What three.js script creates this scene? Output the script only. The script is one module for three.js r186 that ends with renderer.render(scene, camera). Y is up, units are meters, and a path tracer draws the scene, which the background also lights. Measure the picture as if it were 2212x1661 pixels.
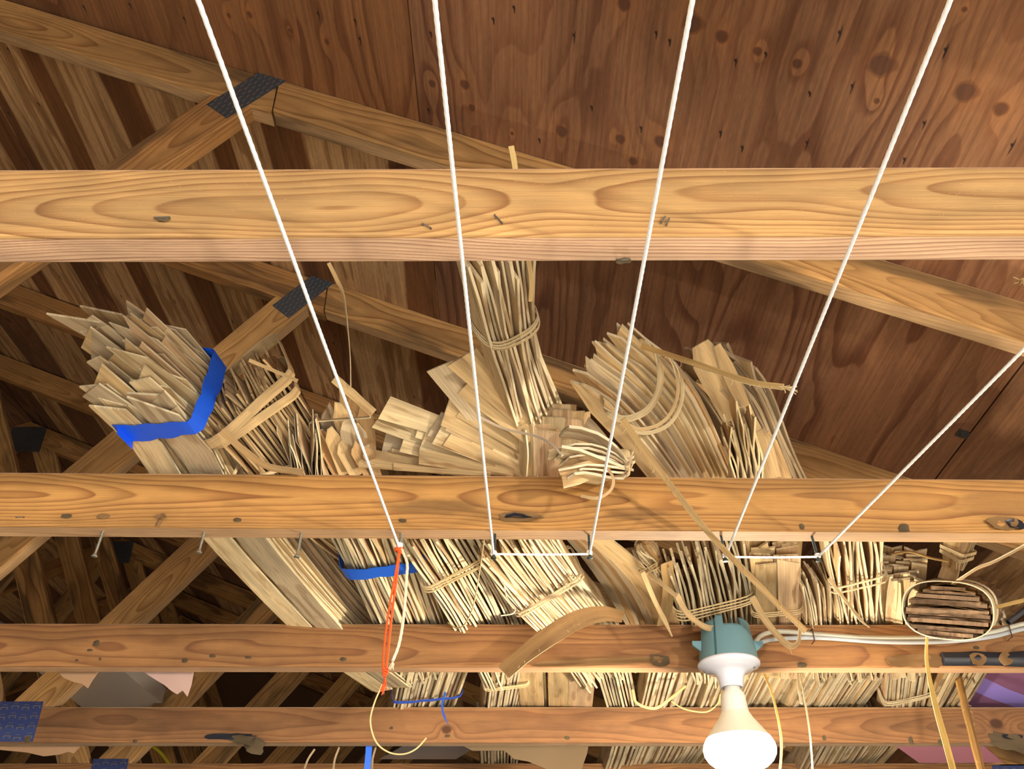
import * as THREE from 'three';
import { mergeGeometries } from 'three/addons/utils/BufferGeometryUtils.js';

// ---------------------------------------------------------------- camera, sky, exposure
const CY = 1.785, PITCH = 34.244 * Math.PI / 180, FPX = 2074;
const scene = new THREE.Scene();
const camera = new THREE.PerspectiveCamera(2 * Math.atan(830.5 / FPX) * 180 / Math.PI, 2212 / 1661, 0.02, 80);
camera.position.set(0, CY, 0);
camera.rotation.x = PITCH;
const renderer = new THREE.WebGLRenderer({ antialias: true });
renderer.toneMapping = THREE.LinearToneMapping;
renderer.toneMappingExposure = 1.25;
renderer.shadowMap.enabled = true;
scene.background = new THREE.Color(0.62, 0.78, 1.0);      // plain day sky outside the garage
scene.backgroundIntensity = 5.0;
const sun = new THREE.DirectionalLight(new THREE.Color(1.0, 0.95, 0.88), 31);   // low sun through the open doorway behind the camera, falling on the floor
sun.position.set(1.6, 6.2, 9.0); sun.target.position.set(0.4, 0, 1.0); sun.castShadow = true; sun.shadow.mapSize.set(2048, 2048);
Object.assign(sun.shadow.camera, { left: -8, right: 8, top: 8, bottom: -8, near: 0.5, far: 30 });
scene.add(sun, sun.target);
const LAMP = { main: 3.9, right: 10.5, behind: 6.8, colour: [1.0, 0.87, 0.68], rightColour: [1.0, 0.92, 0.78], behindColour: [1.0, 0.86, 0.66] };

// ---------------------------------------------------------------- helpers
let SEED = 1;
function rng(seed) { let a = seed >>> 0; return () => { a = (a + 0x6D2B79F5) | 0; let t = Math.imul(a ^ (a >>> 15), 1 | a); t = (t + Math.imul(t ^ (t >>> 7), 61 | t)) ^ t; return ((t ^ (t >>> 14)) >>> 0) / 4294967296; }; }
const V = (x, y, z) => new THREE.Vector3(x, y, z);
const clamp = (x, a, b) => Math.min(b, Math.max(a, x)), lerp = (a, b, t) => a + (b - a) * t;
const sstep = (a, b, x) => { const t = clamp((x - a) / (b - a), 0, 1); return t * t * (3 - 2 * t); };
const C = Math.cos(PITCH), S = Math.sin(PITCH);
// measuring aid: a sight line of the survey (right, up, forward per unit), met with a vertical plane D metres ahead or a level h metres above the eye
const sight = (px, py) => { const r = (px - 1106) / FPX, u = (830.5 - py) / FPX; return [r, S + u * C, C - u * S]; };
const PD = (px, py, D) => { const [r, u, f] = sight(px, py), t = D / f; return V(r * t, CY + u * t, -D); };
const PH = (px, py, h) => { const [r, u, f] = sight(px, py), t = h / u; return V(r * t, CY + h, -f * t); };
const taken = {};
function numbered(n) { taken[n] = (taken[n] ?? -1) + 1; return taken[n] ? n + '_' + String(taken[n]).padStart(3, '0') : n; }
function tag(o, label, category, group, kind) { if (label) o.userData.label = label; if (category) o.userData.category = category; if (group) o.userData.group = group; if (kind) o.userData.kind = kind; return o; }
function thing(name, label, category, pos, group) { const o = new THREE.Group(); o.name = numbered(name); if (pos) o.position.copy(pos); scene.add(o); return tag(o, label, category, group); }
function mesh(name, geo, mat, parent) { const m = new THREE.Mesh(geo, mat); m.name = parent === scene ? numbered(name) : name; m.castShadow = m.receiveShadow = true; parent.add(m); return m; }
function structure(name, geo, mat) { const m = mesh(name, geo, mat, scene); m.userData.kind = 'structure'; return m; }
function box(x0, x1, y0, y1, z0, z1) { const g = new THREE.BoxGeometry(x1 - x0, y1 - y0, z1 - z0); g.translate((x0 + x1) / 2, (y0 + y1) / 2, (z0 + z1) / 2); return g; }

// noise
const PERM = new Uint8Array(512), VAL = new Float32Array(256);
{ const r = rng(77), p = [...Array(256).keys()]; for (let i = 255; i > 0; i--) { const j = Math.floor(r() * (i + 1)); [p[i], p[j]] = [p[j], p[i]]; } for (let i = 0; i < 512; i++) PERM[i] = p[i & 255]; for (let i = 0; i < 256; i++) VAL[i] = r() * 2 - 1; }
function n3(x, y, z) {
  const X = Math.floor(x), Y = Math.floor(y), Z = Math.floor(z); x -= X; y -= Y; z -= Z;
  const u = x * x * (3 - 2 * x), v = y * y * (3 - 2 * y), w = z * z * (3 - 2 * z);
  const h = (i, j, k) => VAL[PERM[PERM[PERM[(X + i) & 255] + ((Y + j) & 255)] + ((Z + k) & 255)]];
  const a = lerp(lerp(h(0, 0, 0), h(1, 0, 0), u), lerp(h(0, 1, 0), h(1, 1, 0), u), v), b = lerp(lerp(h(0, 0, 1), h(1, 0, 1), u), lerp(h(0, 1, 1), h(1, 1, 1), u), v);
  return lerp(a, b, w);
}
function n2(x, y, s = 0) {
  const X = Math.floor(x), Y = Math.floor(y), k = PERM[s & 255]; x -= X; y -= Y;
  const u = x * x * (3 - 2 * x), v = y * y * (3 - 2 * y), h = (i, j) => VAL[PERM[PERM[((X + i) & 255) + 0] + ((Y + j + k) & 255)]];
  return lerp(lerp(h(0, 0), h(1, 0), u), lerp(h(0, 1), h(1, 1), u), v);
}
function fbm2(x, y, s, o = 4) { let a = 0, k = 0.5; for (let i = 0; i < o; i++) { a += k * n2(x, y, s + i * 17); x *= 2.03; y *= 2.03; k *= 0.5; } return a; }
function texture(W, H, fn, srgb = true) {
  const d = new Uint8Array(W * H * 4);
  for (let j = 0; j < H; j++) for (let i = 0; i < W; i++) { const c = fn((i + 0.5) / W, (j + 0.5) / H), k = (j * W + i) * 4; d[k] = clamp(c[0], 0, 255); d[k + 1] = clamp(c[1], 0, 255); d[k + 2] = clamp(c[2], 0, 255); d[k + 3] = 255; }
  const t = new THREE.DataTexture(d, W, H, THREE.RGBAFormat);
  if (srgb) t.colorSpace = THREE.SRGBColorSpace;
  t.magFilter = THREE.LinearFilter; t.minFilter = THREE.LinearMipmapLinearFilter; t.generateMipmaps = true;
  t.wrapS = t.wrapT = THREE.MirroredRepeatWrapping; t.needsUpdate = true; return t;
}
const mix3 = (a, b, t) => [lerp(a[0], b[0], t), lerp(a[1], b[1], t), lerp(a[2], b[2], t)];

// ---------------------------------------------------------------- materials: lumber (a log's growth rings cut by the board's faces)
const PER = 0.254;
function lumberTexture(o) {
  const { seed, L = 1.2, W = 2048, H = 256, early, late, edgeEarly = early, edgeLate = late, spacing = 0.006, depth = 0.05, drift = 0.045, freq = 1.6, stain = 0, knots = [], grey = 0, stains = [] } = o;
  return texture(W, H, (uu, vv) => {
    const x = uu * L, p = vv * PER;
    let y, z, face = 0;
    if (p < 0.089) { y = 0.089 - p; z = 0; } else if (p < 0.127) { y = 0; z = -(p - 0.089); face = 1; } else if (p < 0.216) { y = p - 0.127; z = -0.038; } else { y = 0.089; z = -0.038 + (p - 0.216); face = 1; }
    const z0 = -depth + drift * n2(x * freq, seed * 3.1, seed) + 0.008 * n2(x * 5, 7.7, seed), y0 = 0.045 + 0.022 * n2(x * 0.8, 3.3, seed + 5);
    let r = Math.hypot((y - y0) * 1.0, z - z0) + 0.0022 * n3(x * 9, y * 60, z * 60 + seed);
    let kn = 0;
    for (const [ku, ky, kr] of knots) { const d = Math.hypot((x - ku) * 0.75, y - ky); r += kr * 1.1 * Math.exp(-d * d / (kr * kr * 3.2)); if (face === 0 && d < kr) kn = Math.max(kn, 1 - sstep(kr * 0.55, kr, d)); }
    const f = r / spacing, k = f - Math.floor(f), ring = Math.pow(k, 2.6) * (1 - sstep(0.9, 1, k));
    const late1 = clamp(ring * (0.9 + 0.5 * n2(Math.floor(f) * 3.7, 1.5, seed)), 0, 1);
    let c = face ? mix3(edgeEarly, edgeLate, late1) : mix3(early, late, late1);
    const streak = n2(x * 14, p * 1500, seed + 9) * 0.055 + n2(x * 60, p * 2600, seed + 11) * 0.03, mot = fbm2(x * 4, p * 22, seed + 3, 4) * 0.18 + fbm2(x * 30, p * 40, seed + 31, 3) * 0.07;
    let m = 0.9 * (1 + streak + mot);
    if (kn) c = mix3(c, [72, 40, 18], kn * 0.85);
    if (stain) { const s = sstep(0.12, 0.42, fbm2(x * 3.2, p * 16, seed + 41, 4)); c = mix3(c, [78, 58, 34], s * stain); }
    for (const [sx, sy, rx, ry, a, col] of stains) { const q = Math.hypot((x - sx) / rx, (y - sy) / ry) + 0.6 * fbm2(x * 22, y * 60, seed + 51, 3); if (face === 0 && z === 0) c = mix3(c, col, a * (1 - sstep(0.6, 1.05, q))); }
    if (grey) { const g = (c[0] + c[1] + c[2]) / 3; c = mix3(c, [g * 1.02, g, g * 0.95], grey); }
    return [c[0] * m, c[1] * m, c[2] * m];
  });
}
function fuzzTexture(seed, fx, fy) { return texture(512, 512, (u, v) => { const a = 128 + 90 * fbm2(u * fx, v * fy, seed, 4) + 40 * n2(u * fx * 9, v * fy * 9, seed + 4); return [a, a, a]; }, false); }
const FUZZ = fuzzTexture(5, 40, 60);
const std = (o) => new THREE.MeshStandardMaterial({ roughness: 0.85, ...o });
const lumberMat = (o) => { const m = std({ map: lumberTexture(o), bumpMap: FUZZ, bumpScale: 0.0006, roughness: 0.8 }); m.userData.L = o.L ?? 1.2; return m; };

// a board with eased edges between a bottom line A0-A1 and a top line B0-B1 in a vertical plane, thickness t towards -z
function board(A0, A1, B0, B1, t, L, uOff = 0, ease = 0.003) {
  const w = Math.hypot(B0[0] - A0[0], B0[1] - A0[1]), e = ease, k = e * 0.3;
  const dx = A1[0] - A0[0], dy = A1[1] - A0[1], len = Math.hypot(dx, dy), ux = dx / len, uy = dy / len;
  const wn = Math.abs((B0[0] - A0[0]) * -uy + (B0[1] - A0[1]) * ux);   // true width
  const prof = [[wn - e, 0], [e, 0], [k, -k], [0, -e], [0, -t + e], [k, -t + k], [e, -t], [wn - e, -t], [wn - k, -t + k], [wn, -t + e], [wn, -e], [wn - k, -k], [wn - e, 0]];
  const pos = [], uv = [], idx = [];
  let v = 0;
  const P = (end, y, z) => { const A = end ? A1 : A0, B = end ? B1 : B0, q = y / wn; return [lerp(A[0], B[0], q), lerp(A[1], B[1], q), z]; };
  const U = (p) => uOff + ((p[0] - A0[0]) * ux + (p[1] - A0[1]) * uy) / L;
  const N = Math.max(1, Math.round(len / 0.5));
  for (let i = 0; i + 1 < prof.length; i++) {
    const [y0, z0] = prof[i], [y1, z1] = prof[i + 1], dv = Math.hypot(y1 - y0, z1 - z0) / PER;
    for (let s = 0; s < N; s++) {
      const f = (y, z, q) => { const a = P(0, y, z), b = P(1, y, z); return [lerp(a[0], b[0], q), lerp(a[1], b[1], q), z]; };
      const a = f(y0, z0, s / N), b = f(y0, z0, (s + 1) / N), c = f(y1, z1, s / N), d = f(y1, z1, (s + 1) / N), n = pos.length / 3;
      pos.push(...a, ...b, ...c, ...d); uv.push(U(a), v, U(b), v, U(c), v + dv, U(d), v + dv); idx.push(n, n + 2, n + 1, n + 1, n + 2, n + 3);
    }
    v += dv;
  }
  for (const end of [0, 1]) { const n = pos.length / 3; for (const [y, z] of prof.slice(0, -1)) { const p = P(end, y, z); pos.push(...p); uv.push(0.37 + z * 2, 0.1 + y * 3); } for (let i = 1; i + 1 < prof.length - 1; i++) end ? idx.push(n, n + i, n + i + 1) : idx.push(n, n + i + 1, n + i); }
  let g = new THREE.BufferGeometry();
  g.setAttribute('position', new THREE.Float32BufferAttribute(pos, 3)); g.setAttribute('uv', new THREE.Float32BufferAttribute(uv, 2)); g.setIndex(idx);
  g.computeVertexNormals(); return g;
}

// ---------------------------------------------------------------- the building
const H = 0.615, RX = -2.2, TAN = 0.4167, COS = 1 / Math.hypot(1, TAN), SIN = TAN * COS, top = (x) => 1.422 - TAN * (x > RX ? x : 2 * RX - x);   // heights above the eye
const EAVE = 1.98, EAVEL = 2 * RX - EAVE, ZN = 2.6, ZF = -6.75;
const GAP = 0.61, DS = [0.657, 1.279, 1.909, 2.507, 3.12, 3.73, 4.34, 4.95, 5.56, 6.17], YAW = [-0.004, 0.0147, 0.004, 0.001];

// plywood: rotary-cut veneer, grain along the ridge, drawn as level lines bent round the knots
function plyTexture(o) {
  const { seed, base, line, W = 768, Hh = 1536, knots = [], marks = [], N = 7, band = null, pale = [222, 178, 124] } = o;
  return texture(W, Hh, (u, v) => {
    const a = u * 1.22, b = (1 - v) * 2.44;
    let g = N * fbm2(b * 0.55, a * 4.2, seed, 3) + 0.5 * n2(b * 3.5, a * 20, seed + 2) + 0.12 * n2(b * 14, a * 60, seed + 3), k = 0, rim = 0, glow = 0;
    for (const [ka, kb, r] of knots) { const da = a - ka, db = b - kb; if (Math.abs(da) > 0.25 || Math.abs(db) > 0.4) continue; const q = Math.hypot(da, db * 0.9) * (1 + 0.18 * n2(da * 90, db * 90, seed)); g += 1.0 * Math.exp(-(da * da) / (7 * r * r) - (db * db) / (34 * r * r)); k = Math.max(k, 1 - sstep(r * 0.82, r, q)); rim = Math.max(rim, 1 - sstep(0, 0.35 * r, Math.abs(q - r))); glow = Math.max(glow, Math.exp(-(da * da) / (8 * r * r) - db * db / (14 * r * r))); }
    const f = g - Math.floor(g), ln = sstep(0.45, 0.92, f) * (1 - sstep(0.94, 1.0, f)) * (0.45 + 0.75 * sstep(-0.2, 0.4, n2(b * 1.7, a * 6, seed + 14)));
    let bc = base, lc = line, amt = 0.72;
    if (band) { let inb = 0; for (const [a0, a1] of band) { const w = 0.012 * n2(b * 3, a0 * 90, seed); inb = Math.max(inb, sstep(a0 + w - 0.004, a0 + w + 0.004, a) * (1 - sstep(a1 + w - 0.004, a1 + w + 0.004, a))); } if (inb > 0) { const s = sstep(0.15, 0.5, n2(b * 6, a * 70, seed + 8) + 0.35 * n2(b * 20, a * 160, seed + 12)); bc = mix3(base, mix3(pale, [150, 104, 62], s * 0.5), inb); amt = lerp(0.62, 0.25, inb); } }
    let c = mix3(bc, lc, ln * amt);
    c = mix3(c, [c[0] * 1.12, c[1] * 1.1, c[2] * 1.02], glow * 0.9);
    c = mix3(c, [92, 52, 26], rim * 0.4); c = mix3(c, [104, 66, 44], k * 0.9);
    const m = 0.91 * (1 + 0.1 * n2(b * 9, a * 300, seed + 5) + 0.06 * n2(b * 90, a * 900, seed + 6) + 0.2 * fbm2(b * 1.6, a * 5, seed + 7, 3));
    for (const [ma, mb, s] of marks) { const da = a - ma, db = b - mb; if (Math.abs(da) > 0.03 || Math.abs(db) > 0.05) continue; const q = Math.min(Math.hypot(da / 0.0013, db / (0.009 * s)), Math.hypot((da - db * 0.4) / 0.0026, (db + 0.003) / 0.004)); c = mix3(c, [34, 18, 9], 0.92 * (1 - sstep(0.5, 1.15, q))); }
    return [c[0] * m, c[1] * m, c[2] * m];
  });
}
const ROWS = [[-2.2, 3], [-1.309, 0], [-0.183, 1], [0.943, 2]];
const onRoof = (px, py, x0, d0) => { const [r, u, f] = sight(px, py), t = 1.422 / (u + TAN * r); return [(r * t - x0) / COS, f * t - d0]; };
const BIG = [[1905, 140, 23], [2088, 198, 20], [2165, 235, 14], [1723, 137, 10], [1560, 78, 13], [1637, 110, 9], [1497, 50, 20], [1348, 8, 14], [932, 180, 10], [1003, 182, 12], [1213, 283, 15], [1340, 300, 12], [1427, 305, 15], [1367, 348, 11], [1018, 232, 9], [1105, 288, 5], [1895, 218, 6], [2085, 20, 5]];
const TICKS = [[1240, 80, 1.6], [1065, 45, 1], [1110, 20, 1], [1418, 75, 1], [1447, 92, 1], [1278, 235, 0.8], [1815, 75, 2], [1842, 190, 1.6], [1590, 135, 1], [1655, 120, 0.7], [1557, 290, 1.2], [1604, 322, 1], [1744, 312, 1.6], [2044, 112, 1.6], [1998, 270, 1.2], [2188, 318, 2], [1955, 348, 1], [1165, 305, 0.8], [1750, 205, 0.6], [1385, 280, 1], [930, 75, 0.9], [925, 240, 1]];
const TICKS2 = [[780, 90, 1.6], [770, 50, 1], [575, 175, 1], [400, 45, 1.2], [282, 15, 1.2], [183, 20, 1.2], [690, 35, 2]];
const dN = 0.076, dZ = -1.142;
const scaleK = (l, x0, d0) => l.map(([px, py, r]) => { const [a, b] = onRoof(px, py, x0, d0); return [a, b, r / FPX * 1.5]; });
const scaleT = (l, x0, d0) => l.map(([px, py, s]) => { const [a, b] = onRoof(px, py, x0, d0); return [a, b, s]; });
const rk = rng(404), randK = (n) => [...Array(n)].map(() => [rk() * 1.22, rk() * 2.44, 0.007 + rk() * 0.011]), randT = (n) => [...Array(n)].map(() => [rk() * 1.22, rk() * 2.44, 0.6 + rk()]);
const far1 = [[1685, 660, 12], [1540, 615, 9], [1747, 712, 12], [1680, 737, 10], [1885, 758, 9], [1996, 772, 8], [1965, 815, 9], [2160, 962, 8]];
const PLY = {
  near: plyTexture({ seed: 21, base: [152, 106, 72], line: [112, 68, 42], W: 1024, Hh: 2048, N: 9, knots: scaleK(BIG, -0.183, dN), marks: scaleT(TICKS, -0.183, dN) }),
  left: plyTexture({ seed: 35, base: [148, 100, 60], line: [114, 70, 38], W: 1024, Hh: 2048, N: 7, knots: scaleK([[495, 35, 7], [540, 33, 9], [628, 68, 7], [707, 92, 7]], -1.309, dZ), marks: scaleT(TICKS2, -1.309, dZ) }),
  bands: plyTexture({ seed: 52, base: [136, 88, 48], line: [104, 64, 34], W: 1024, Hh: 2048, N: 5, band: [[0.03, 0.17], [0.235, 0.40], [0.50, 0.66], [0.73, 0.83], [0.92, 1.13]], marks: randT(50) }),
  far: plyTexture({ seed: 67, base: [130, 90, 60], line: [98, 62, 38], N: 7, knots: scaleK(far1, -0.183, 1.0).concat(randK(6)), marks: randT(26) }),
  other: plyTexture({ seed: 83, base: [130, 90, 58], line: [98, 62, 36], N: 7, knots: randK(14), marks: randT(26), band: [[0.2, 0.37], [0.6, 0.85]] }),
};
const plyMat = Object.fromEntries(Object.entries(PLY).map(([k, t]) => [k, std({ map: t, roughness: 0.9, bumpMap: FUZZ, bumpScale: 0.0003 })]));
{
  const roof = new THREE.Group(); roof.name = 'ceiling'; roof.userData.kind = 'structure'; scene.add(roof);
  const th = 0.0127, len = 2.44;
  for (const side of [1, -1]) for (let r = 0; r < 4; r++) {
    const x0 = ROWS[r][0], x1 = r < 3 ? ROWS[r + 1][0] : 2.069, w = (x1 - x0) / COS, odd = r % 2;
    for (let d0 = odd ? dZ : dN - len; d0 < -ZF - 0.02; d0 += len) {
      if (d0 + len < -ZN) continue;
      const da = Math.max(d0, -ZN - 0.06), db = Math.min(d0 + len, -ZF + 0.06);
      let m = plyMat.other;
      if (side > 0) { if (r === 1) m = d0 < 0 ? plyMat.left : plyMat.bands; else if (r === 2) m = d0 < 1 ? plyMat.near : plyMat.far; else if (r === 0) m = d0 > 0 && d0 < 2 ? plyMat.bands : plyMat.other; else m = d0 < 0 ? plyMat.far : plyMat.other; if (r === 2 && d0 < 0) m = plyMat.far; }
      const g = new THREE.BoxGeometry(w - 0.003, th, db - da - 0.003), p = g.attributes.uv;
      for (let i = 0; i < p.count; i++) p.setY(i, 1 - ((1 - p.getY(i)) * (db - da) + (da - d0)) / len);
      const q = mesh('plywood_sheet', g, m, roof), xm = (x0 + x1) / 2, n = th / 2 + 0.0005;
      q.position.set(side > 0 ? xm + SIN * n : 2 * RX - xm - SIN * n, CY + 1.422 - TAN * xm + COS * n, -(da + db) / 2);
      q.rotation.z = -side * Math.atan(TAN);
    }
  }
  // felt and shingles close the roof above the sheets
  for (const side of [1, -1]) { const w = 4.70, g = new THREE.BoxGeometry(w, 0.02, ZN - ZF + 0.3), q = mesh('roof_covering', g, std({ color: 0x3a3836 }), roof), xm = (RX + 2.06) / 2; q.position.set(side > 0 ? xm + SIN * 0.026 : 2 * RX - xm - SIN * 0.026, CY + 1.422 - TAN * xm + COS * 0.026, (ZN + ZF) / 2); q.rotation.z = -side * Math.atan(TAN); }
  const clipMat = std({ color: 0x59605f, metalness: 0.7, roughness: 0.5 });
  const [r, u, f] = sight(2080, 936), t = 1.422 / (u + TAN * r), clip = new THREE.Group(); clip.name = 'panel_clip'; clip.position.set(r * t, CY + u * t, -f * t); clip.rotation.z = -Math.atan(TAN); roof.add(clip);
  mesh('clip_plate', mergeGeometries([box(-0.011, 0.011, -0.003, -0.001, -0.012, 0.012), box(-0.0045, 0.0045, -0.006, -0.003, -0.0035, 0.0035)]), clipMat, clip);
}
{
  const conc = std({ color: 0xa8a39a, roughness: 0.9, bumpMap: FUZZ, bumpScale: 0.001 }), wallM = std({ color: 0xa89c8a, roughness: 0.95 }), t = 0.12;
  structure('floor', box(EAVEL - t, EAVE + t, -0.12, 0, ZF - t, ZN + 2.5), conc);
  structure('wall_right', box(EAVE - 0.03, EAVE + t, 0, CY + H, ZF - t, ZN + t), wallM);
  structure('wall_left', box(EAVEL - t, EAVEL + 0.03, 0, CY + H, ZF - t, ZN + t), wallM);
  const gable = (z, hole) => { const s = new THREE.Shape(); s.moveTo(EAVEL, 0); s.lineTo(EAVE, 0); s.lineTo(EAVE, CY + top(EAVE)); s.lineTo(RX, CY + top(RX)); s.lineTo(EAVEL, CY + top(EAVE)); s.closePath(); if (hole) { const [a, b, c, d] = hole, h = new THREE.Path(); h.moveTo(a, c); h.lineTo(b, c); h.lineTo(b, d); h.lineTo(a, d); h.closePath(); s.holes.push(h); } const g = new THREE.ExtrudeGeometry(s, { depth: t, bevelEnabled: false }); g.translate(0, 0, z); return g; };
  structure('wall_back', gable(ZF - t, null), std({ color: 0x6d5238, roughness: 0.9 }));
  structure('wall_front', gable(ZN, [-0.6, 1.75, 0.02, 2.1]), wallM);   // open garage doorway behind the camera
}
// ---------------------------------------------------------------- roof trusses
const M1 = lumberMat({ seed: 3, L: 1.5, H: 512, early: [186, 145, 90], late: [132, 88, 46], edgeEarly: [222, 182, 144], edgeLate: [148, 102, 76], spacing: 0.0032, depth: 0.056, drift: 0.045, freq: 0.95 });
const M2 = lumberMat({ seed: 14, L: 2.2, H: 512, early: [194, 142, 76], late: [134, 84, 38], edgeEarly: [206, 164, 118], edgeLate: [176, 132, 90], spacing: 0.0038, depth: 0.056, drift: 0.045, freq: 0.8, stains: [[0.62, 0.036, 0.10, 0.016, 0.45, [110, 78, 40]], [0.93, 0.03, 0.05, 0.012, 0.4, [104, 72, 38]], [1.5, 0.05, 0.09, 0.02, 0.3, [110, 72, 36]]] });
const M3 = lumberMat({ seed: 29, L: 2.6, early: [168, 118, 68], late: [122, 76, 40], edgeEarly: [202, 158, 116], edgeLate: [172, 128, 90], spacing: 0.0045, depth: 0.095, drift: 0.012, freq: 0.9, });
const M4 = lumberMat({ seed: 47, L: 3.2, early: [152, 106, 64], late: [112, 71, 38], edgeEarly: [190, 158, 124], edgeLate: [168, 134, 102], spacing: 0.006, depth: 0.055, drift: 0.055, freq: 0.8, knots: [[1.05, 0.035, 0.012], [2.45, 0.05, 0.016]] });
const MA = lumberMat({ seed: 61, L: 2.4, early: [206, 158, 96], late: [150, 104, 54], edgeEarly: [212, 172, 122], edgeLate: [186, 142, 96], spacing: 0.0055, depth: 0.055, drift: 0.045, freq: 0.9, stain: 0.55 });
const MB = lumberMat({ seed: 73, L: 2.4, early: [200, 146, 84], late: [146, 96, 48], spacing: 0.006, depth: 0.06, drift: 0.04, freq: 1.0, stain: 0.5 });
const plateMat = std({ color: 0x59616b, metalness: 0.55, roughness: 0.5 }), bluePlate = std({ color: 0x3d4a7e, metalness: 0.35, roughness: 0.55 }), toothMat = std({ color: 0x8a8272, metalness: 0.5, roughness: 0.45 });
function truss(i, D, label) {
  const T = thing('roof_truss', label, 'truss', V(0, CY, -D), 'roof trusses carrying the plywood roof'), t = 0.038;
  if (YAW[i] !== undefined) T.rotation.y = YAW[i];
  const bm = [M1, M2, M3, M4][i] ?? (i % 2 ? MB : M3), off = { 0: 0.5, 1: 0.34, 2: 0.36, 3: 0.38 }[i] ?? 0.21 * i;
  const L = bm.userData.L;
  // u is 0 at the chord's left end; the offset brings a chosen stretch of grain in front of the camera
  mesh('bottom_chord', board([-6.38, H], [EAVE, H], [-6.38, H + 0.089], [EAVE, H + 0.089], t, L, -6.38 / L + off + (i > 3 ? i * 0.37 : 0)), bm, T);
  const w = 0.0964, jx = -0.475;
  const chord = (x0, x1, dy, m, k) => mesh('top_chord', board([x0, top(x0) - w + dy], [x1, top(x1) - w + dy], [x0, top(x0) + dy], [x1, top(x1) + dy], t, 2.4, k), m, T);
  const eR = 1.93;
  chord(jx, eR, 0, MA, 0.13 * i); chord(RX, jx - 0.003, -0.006, i === 1 ? MA : MB, 0.4 + 0.17 * i); chord(2 * RX - eR, RX, 0, MB, 0.7 + 0.11 * i);
  // webs: between the lower line of the top chord and the upper line of the bottom chord
  const webM = i === 1 ? MB : MA, web = (x0, x1, hi) => {   // axis from (x0, H+.089) to (x1, under side of the top chord)
    const a = [x0, H + 0.089], b = [x1, hi], dx = b[0] - a[0], dy = b[1] - a[1], l = Math.hypot(dx, dy), nx = -dy / l * 0.0445, ny = dx / l * 0.0445, sg = Math.sign(dx);
    const cut = (s, low) => { const p = [a[0] + nx * s, a[1] + ny * s]; if (low) { const q = (H + 0.0895 - p[1]) / dy; return [p[0] + dx * q, p[1] + dy * q]; } const sl = b[0] > RX - 0.02 ? -TAN : TAN, c0 = (b[0] > RX - 0.02 ? 1.422 : 1.422 - 2 * RX * TAN) - w - 0.0005 - (b[0] < jx && b[0] > RX - 0.02 ? 0.006 : 0), q = (c0 + sl * p[0] - p[1]) / (dy - sl * dx); return [p[0] + dx * q, p[1] + dy * q]; };
    const lo = -1, up = 1;
    mesh('web', board(cut(lo, 1), cut(lo, 0), cut(up, 1), cut(up, 0), t, 2.4, 0.31 * i), webM, T);
  };
  web(-1.24, -0.56, top(-0.56) - w); web(-1.36, -2.12, top(-2.12) - w);
  web(2 * RX + 1.24, 2 * RX + 0.56, top(-0.56) - w); web(2 * RX + 1.36, 2 * RX + 2.12, top(-2.12) - w);
  const plate = (x, y, pw, ph, rot, m, tilt = 0) => {
    const p = new THREE.Mesh(box(-pw / 2, pw / 2, -ph / 2, ph / 2, 0.0002, 0.0014), m); p.name = 'truss_plate'; p.castShadow = p.receiveShadow = true; p.position.set(x, y, 0); p.rotation.z = rot; T.add(p);
    const gs = [], tp = m === bluePlate ? 0.0245 : 0.0125, q = tp / 0.0125, nx = Math.round(pw / tp), ny = Math.round(ph / tp);
    for (let a = 0; a < nx; a++) for (let b = 0; b < ny; b++) { const cx = (a + 0.5) / nx * pw - pw / 2, cy = (b + 0.5) / ny * ph - ph / 2 + (a % 2 ? 0.002 : -0.002); gs.push(box(cx - 0.004 * q, cx + 0.004 * q, cy - 0.0012, cy + 0.0004, 0.0014, 0.0026), box(cx - 0.0045 * q, cx - 0.0035 * q, cy - 0.0035 * q, cy, 0.0014, 0.0024)); if (q > 1.5) gs.push(box(cx + 0.0035 * q, cx + 0.0045 * q, cy - 0.0035 * q, cy, 0.0014, 0.0024), box(cx - 0.003 * q, cx + 0.003 * q, cy + 0.003 * q, cy + 0.0035 * q, 0.0014, 0.0022)); }
    const k = mesh('punched_teeth', mergeGeometries(gs), toothMat, p); k.userData.kind = 'stuff'; k.userData.label = 'rows of punched steel teeth';
  };
  if (i < 8) {
    plate(-0.535, 1.578, 0.155, 0.062, 0.85, plateMat);
    plate(RX, top(RX) - 0.1, 0.16, 0.13, 0, plateMat);
    if (i > 0) plate(i === 4 ? -1.245 : -1.262, H + 0.052, 0.11, 0.1, 0, bluePlate);
    if (i === 4) plate(1.55, H + 0.045, 0.13, 0.075, 0, bluePlate);
  }
  return T;
}
const TL = ['nearest roof truss, its rough-sawn lower joist crossing the upper half of the photo', 'second roof truss, steel screws and white strings on its lower joist', 'third roof truss, the light fixture and pale cable mounted on its lower joist', 'fourth roof truss, lower joist passing just behind the glowing bulb', 'fifth roof truss, lower joist along the bottom edge of the photo', 'sixth roof truss from the nearest, dim, its webs seen between the joists at left', 'seventh roof truss from the nearest, very dim, behind the sixth', 'eighth roof truss from the nearest, a dark outline behind the seventh', 'ninth roof truss from the nearest, almost black at the back', 'last roof truss, in the dark against the back wall'];
const TR = DS.map((D, i) => truss(i, D, TL[i] ?? 'dim far roof truss half hidden behind the five nearest ones'));
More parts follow.
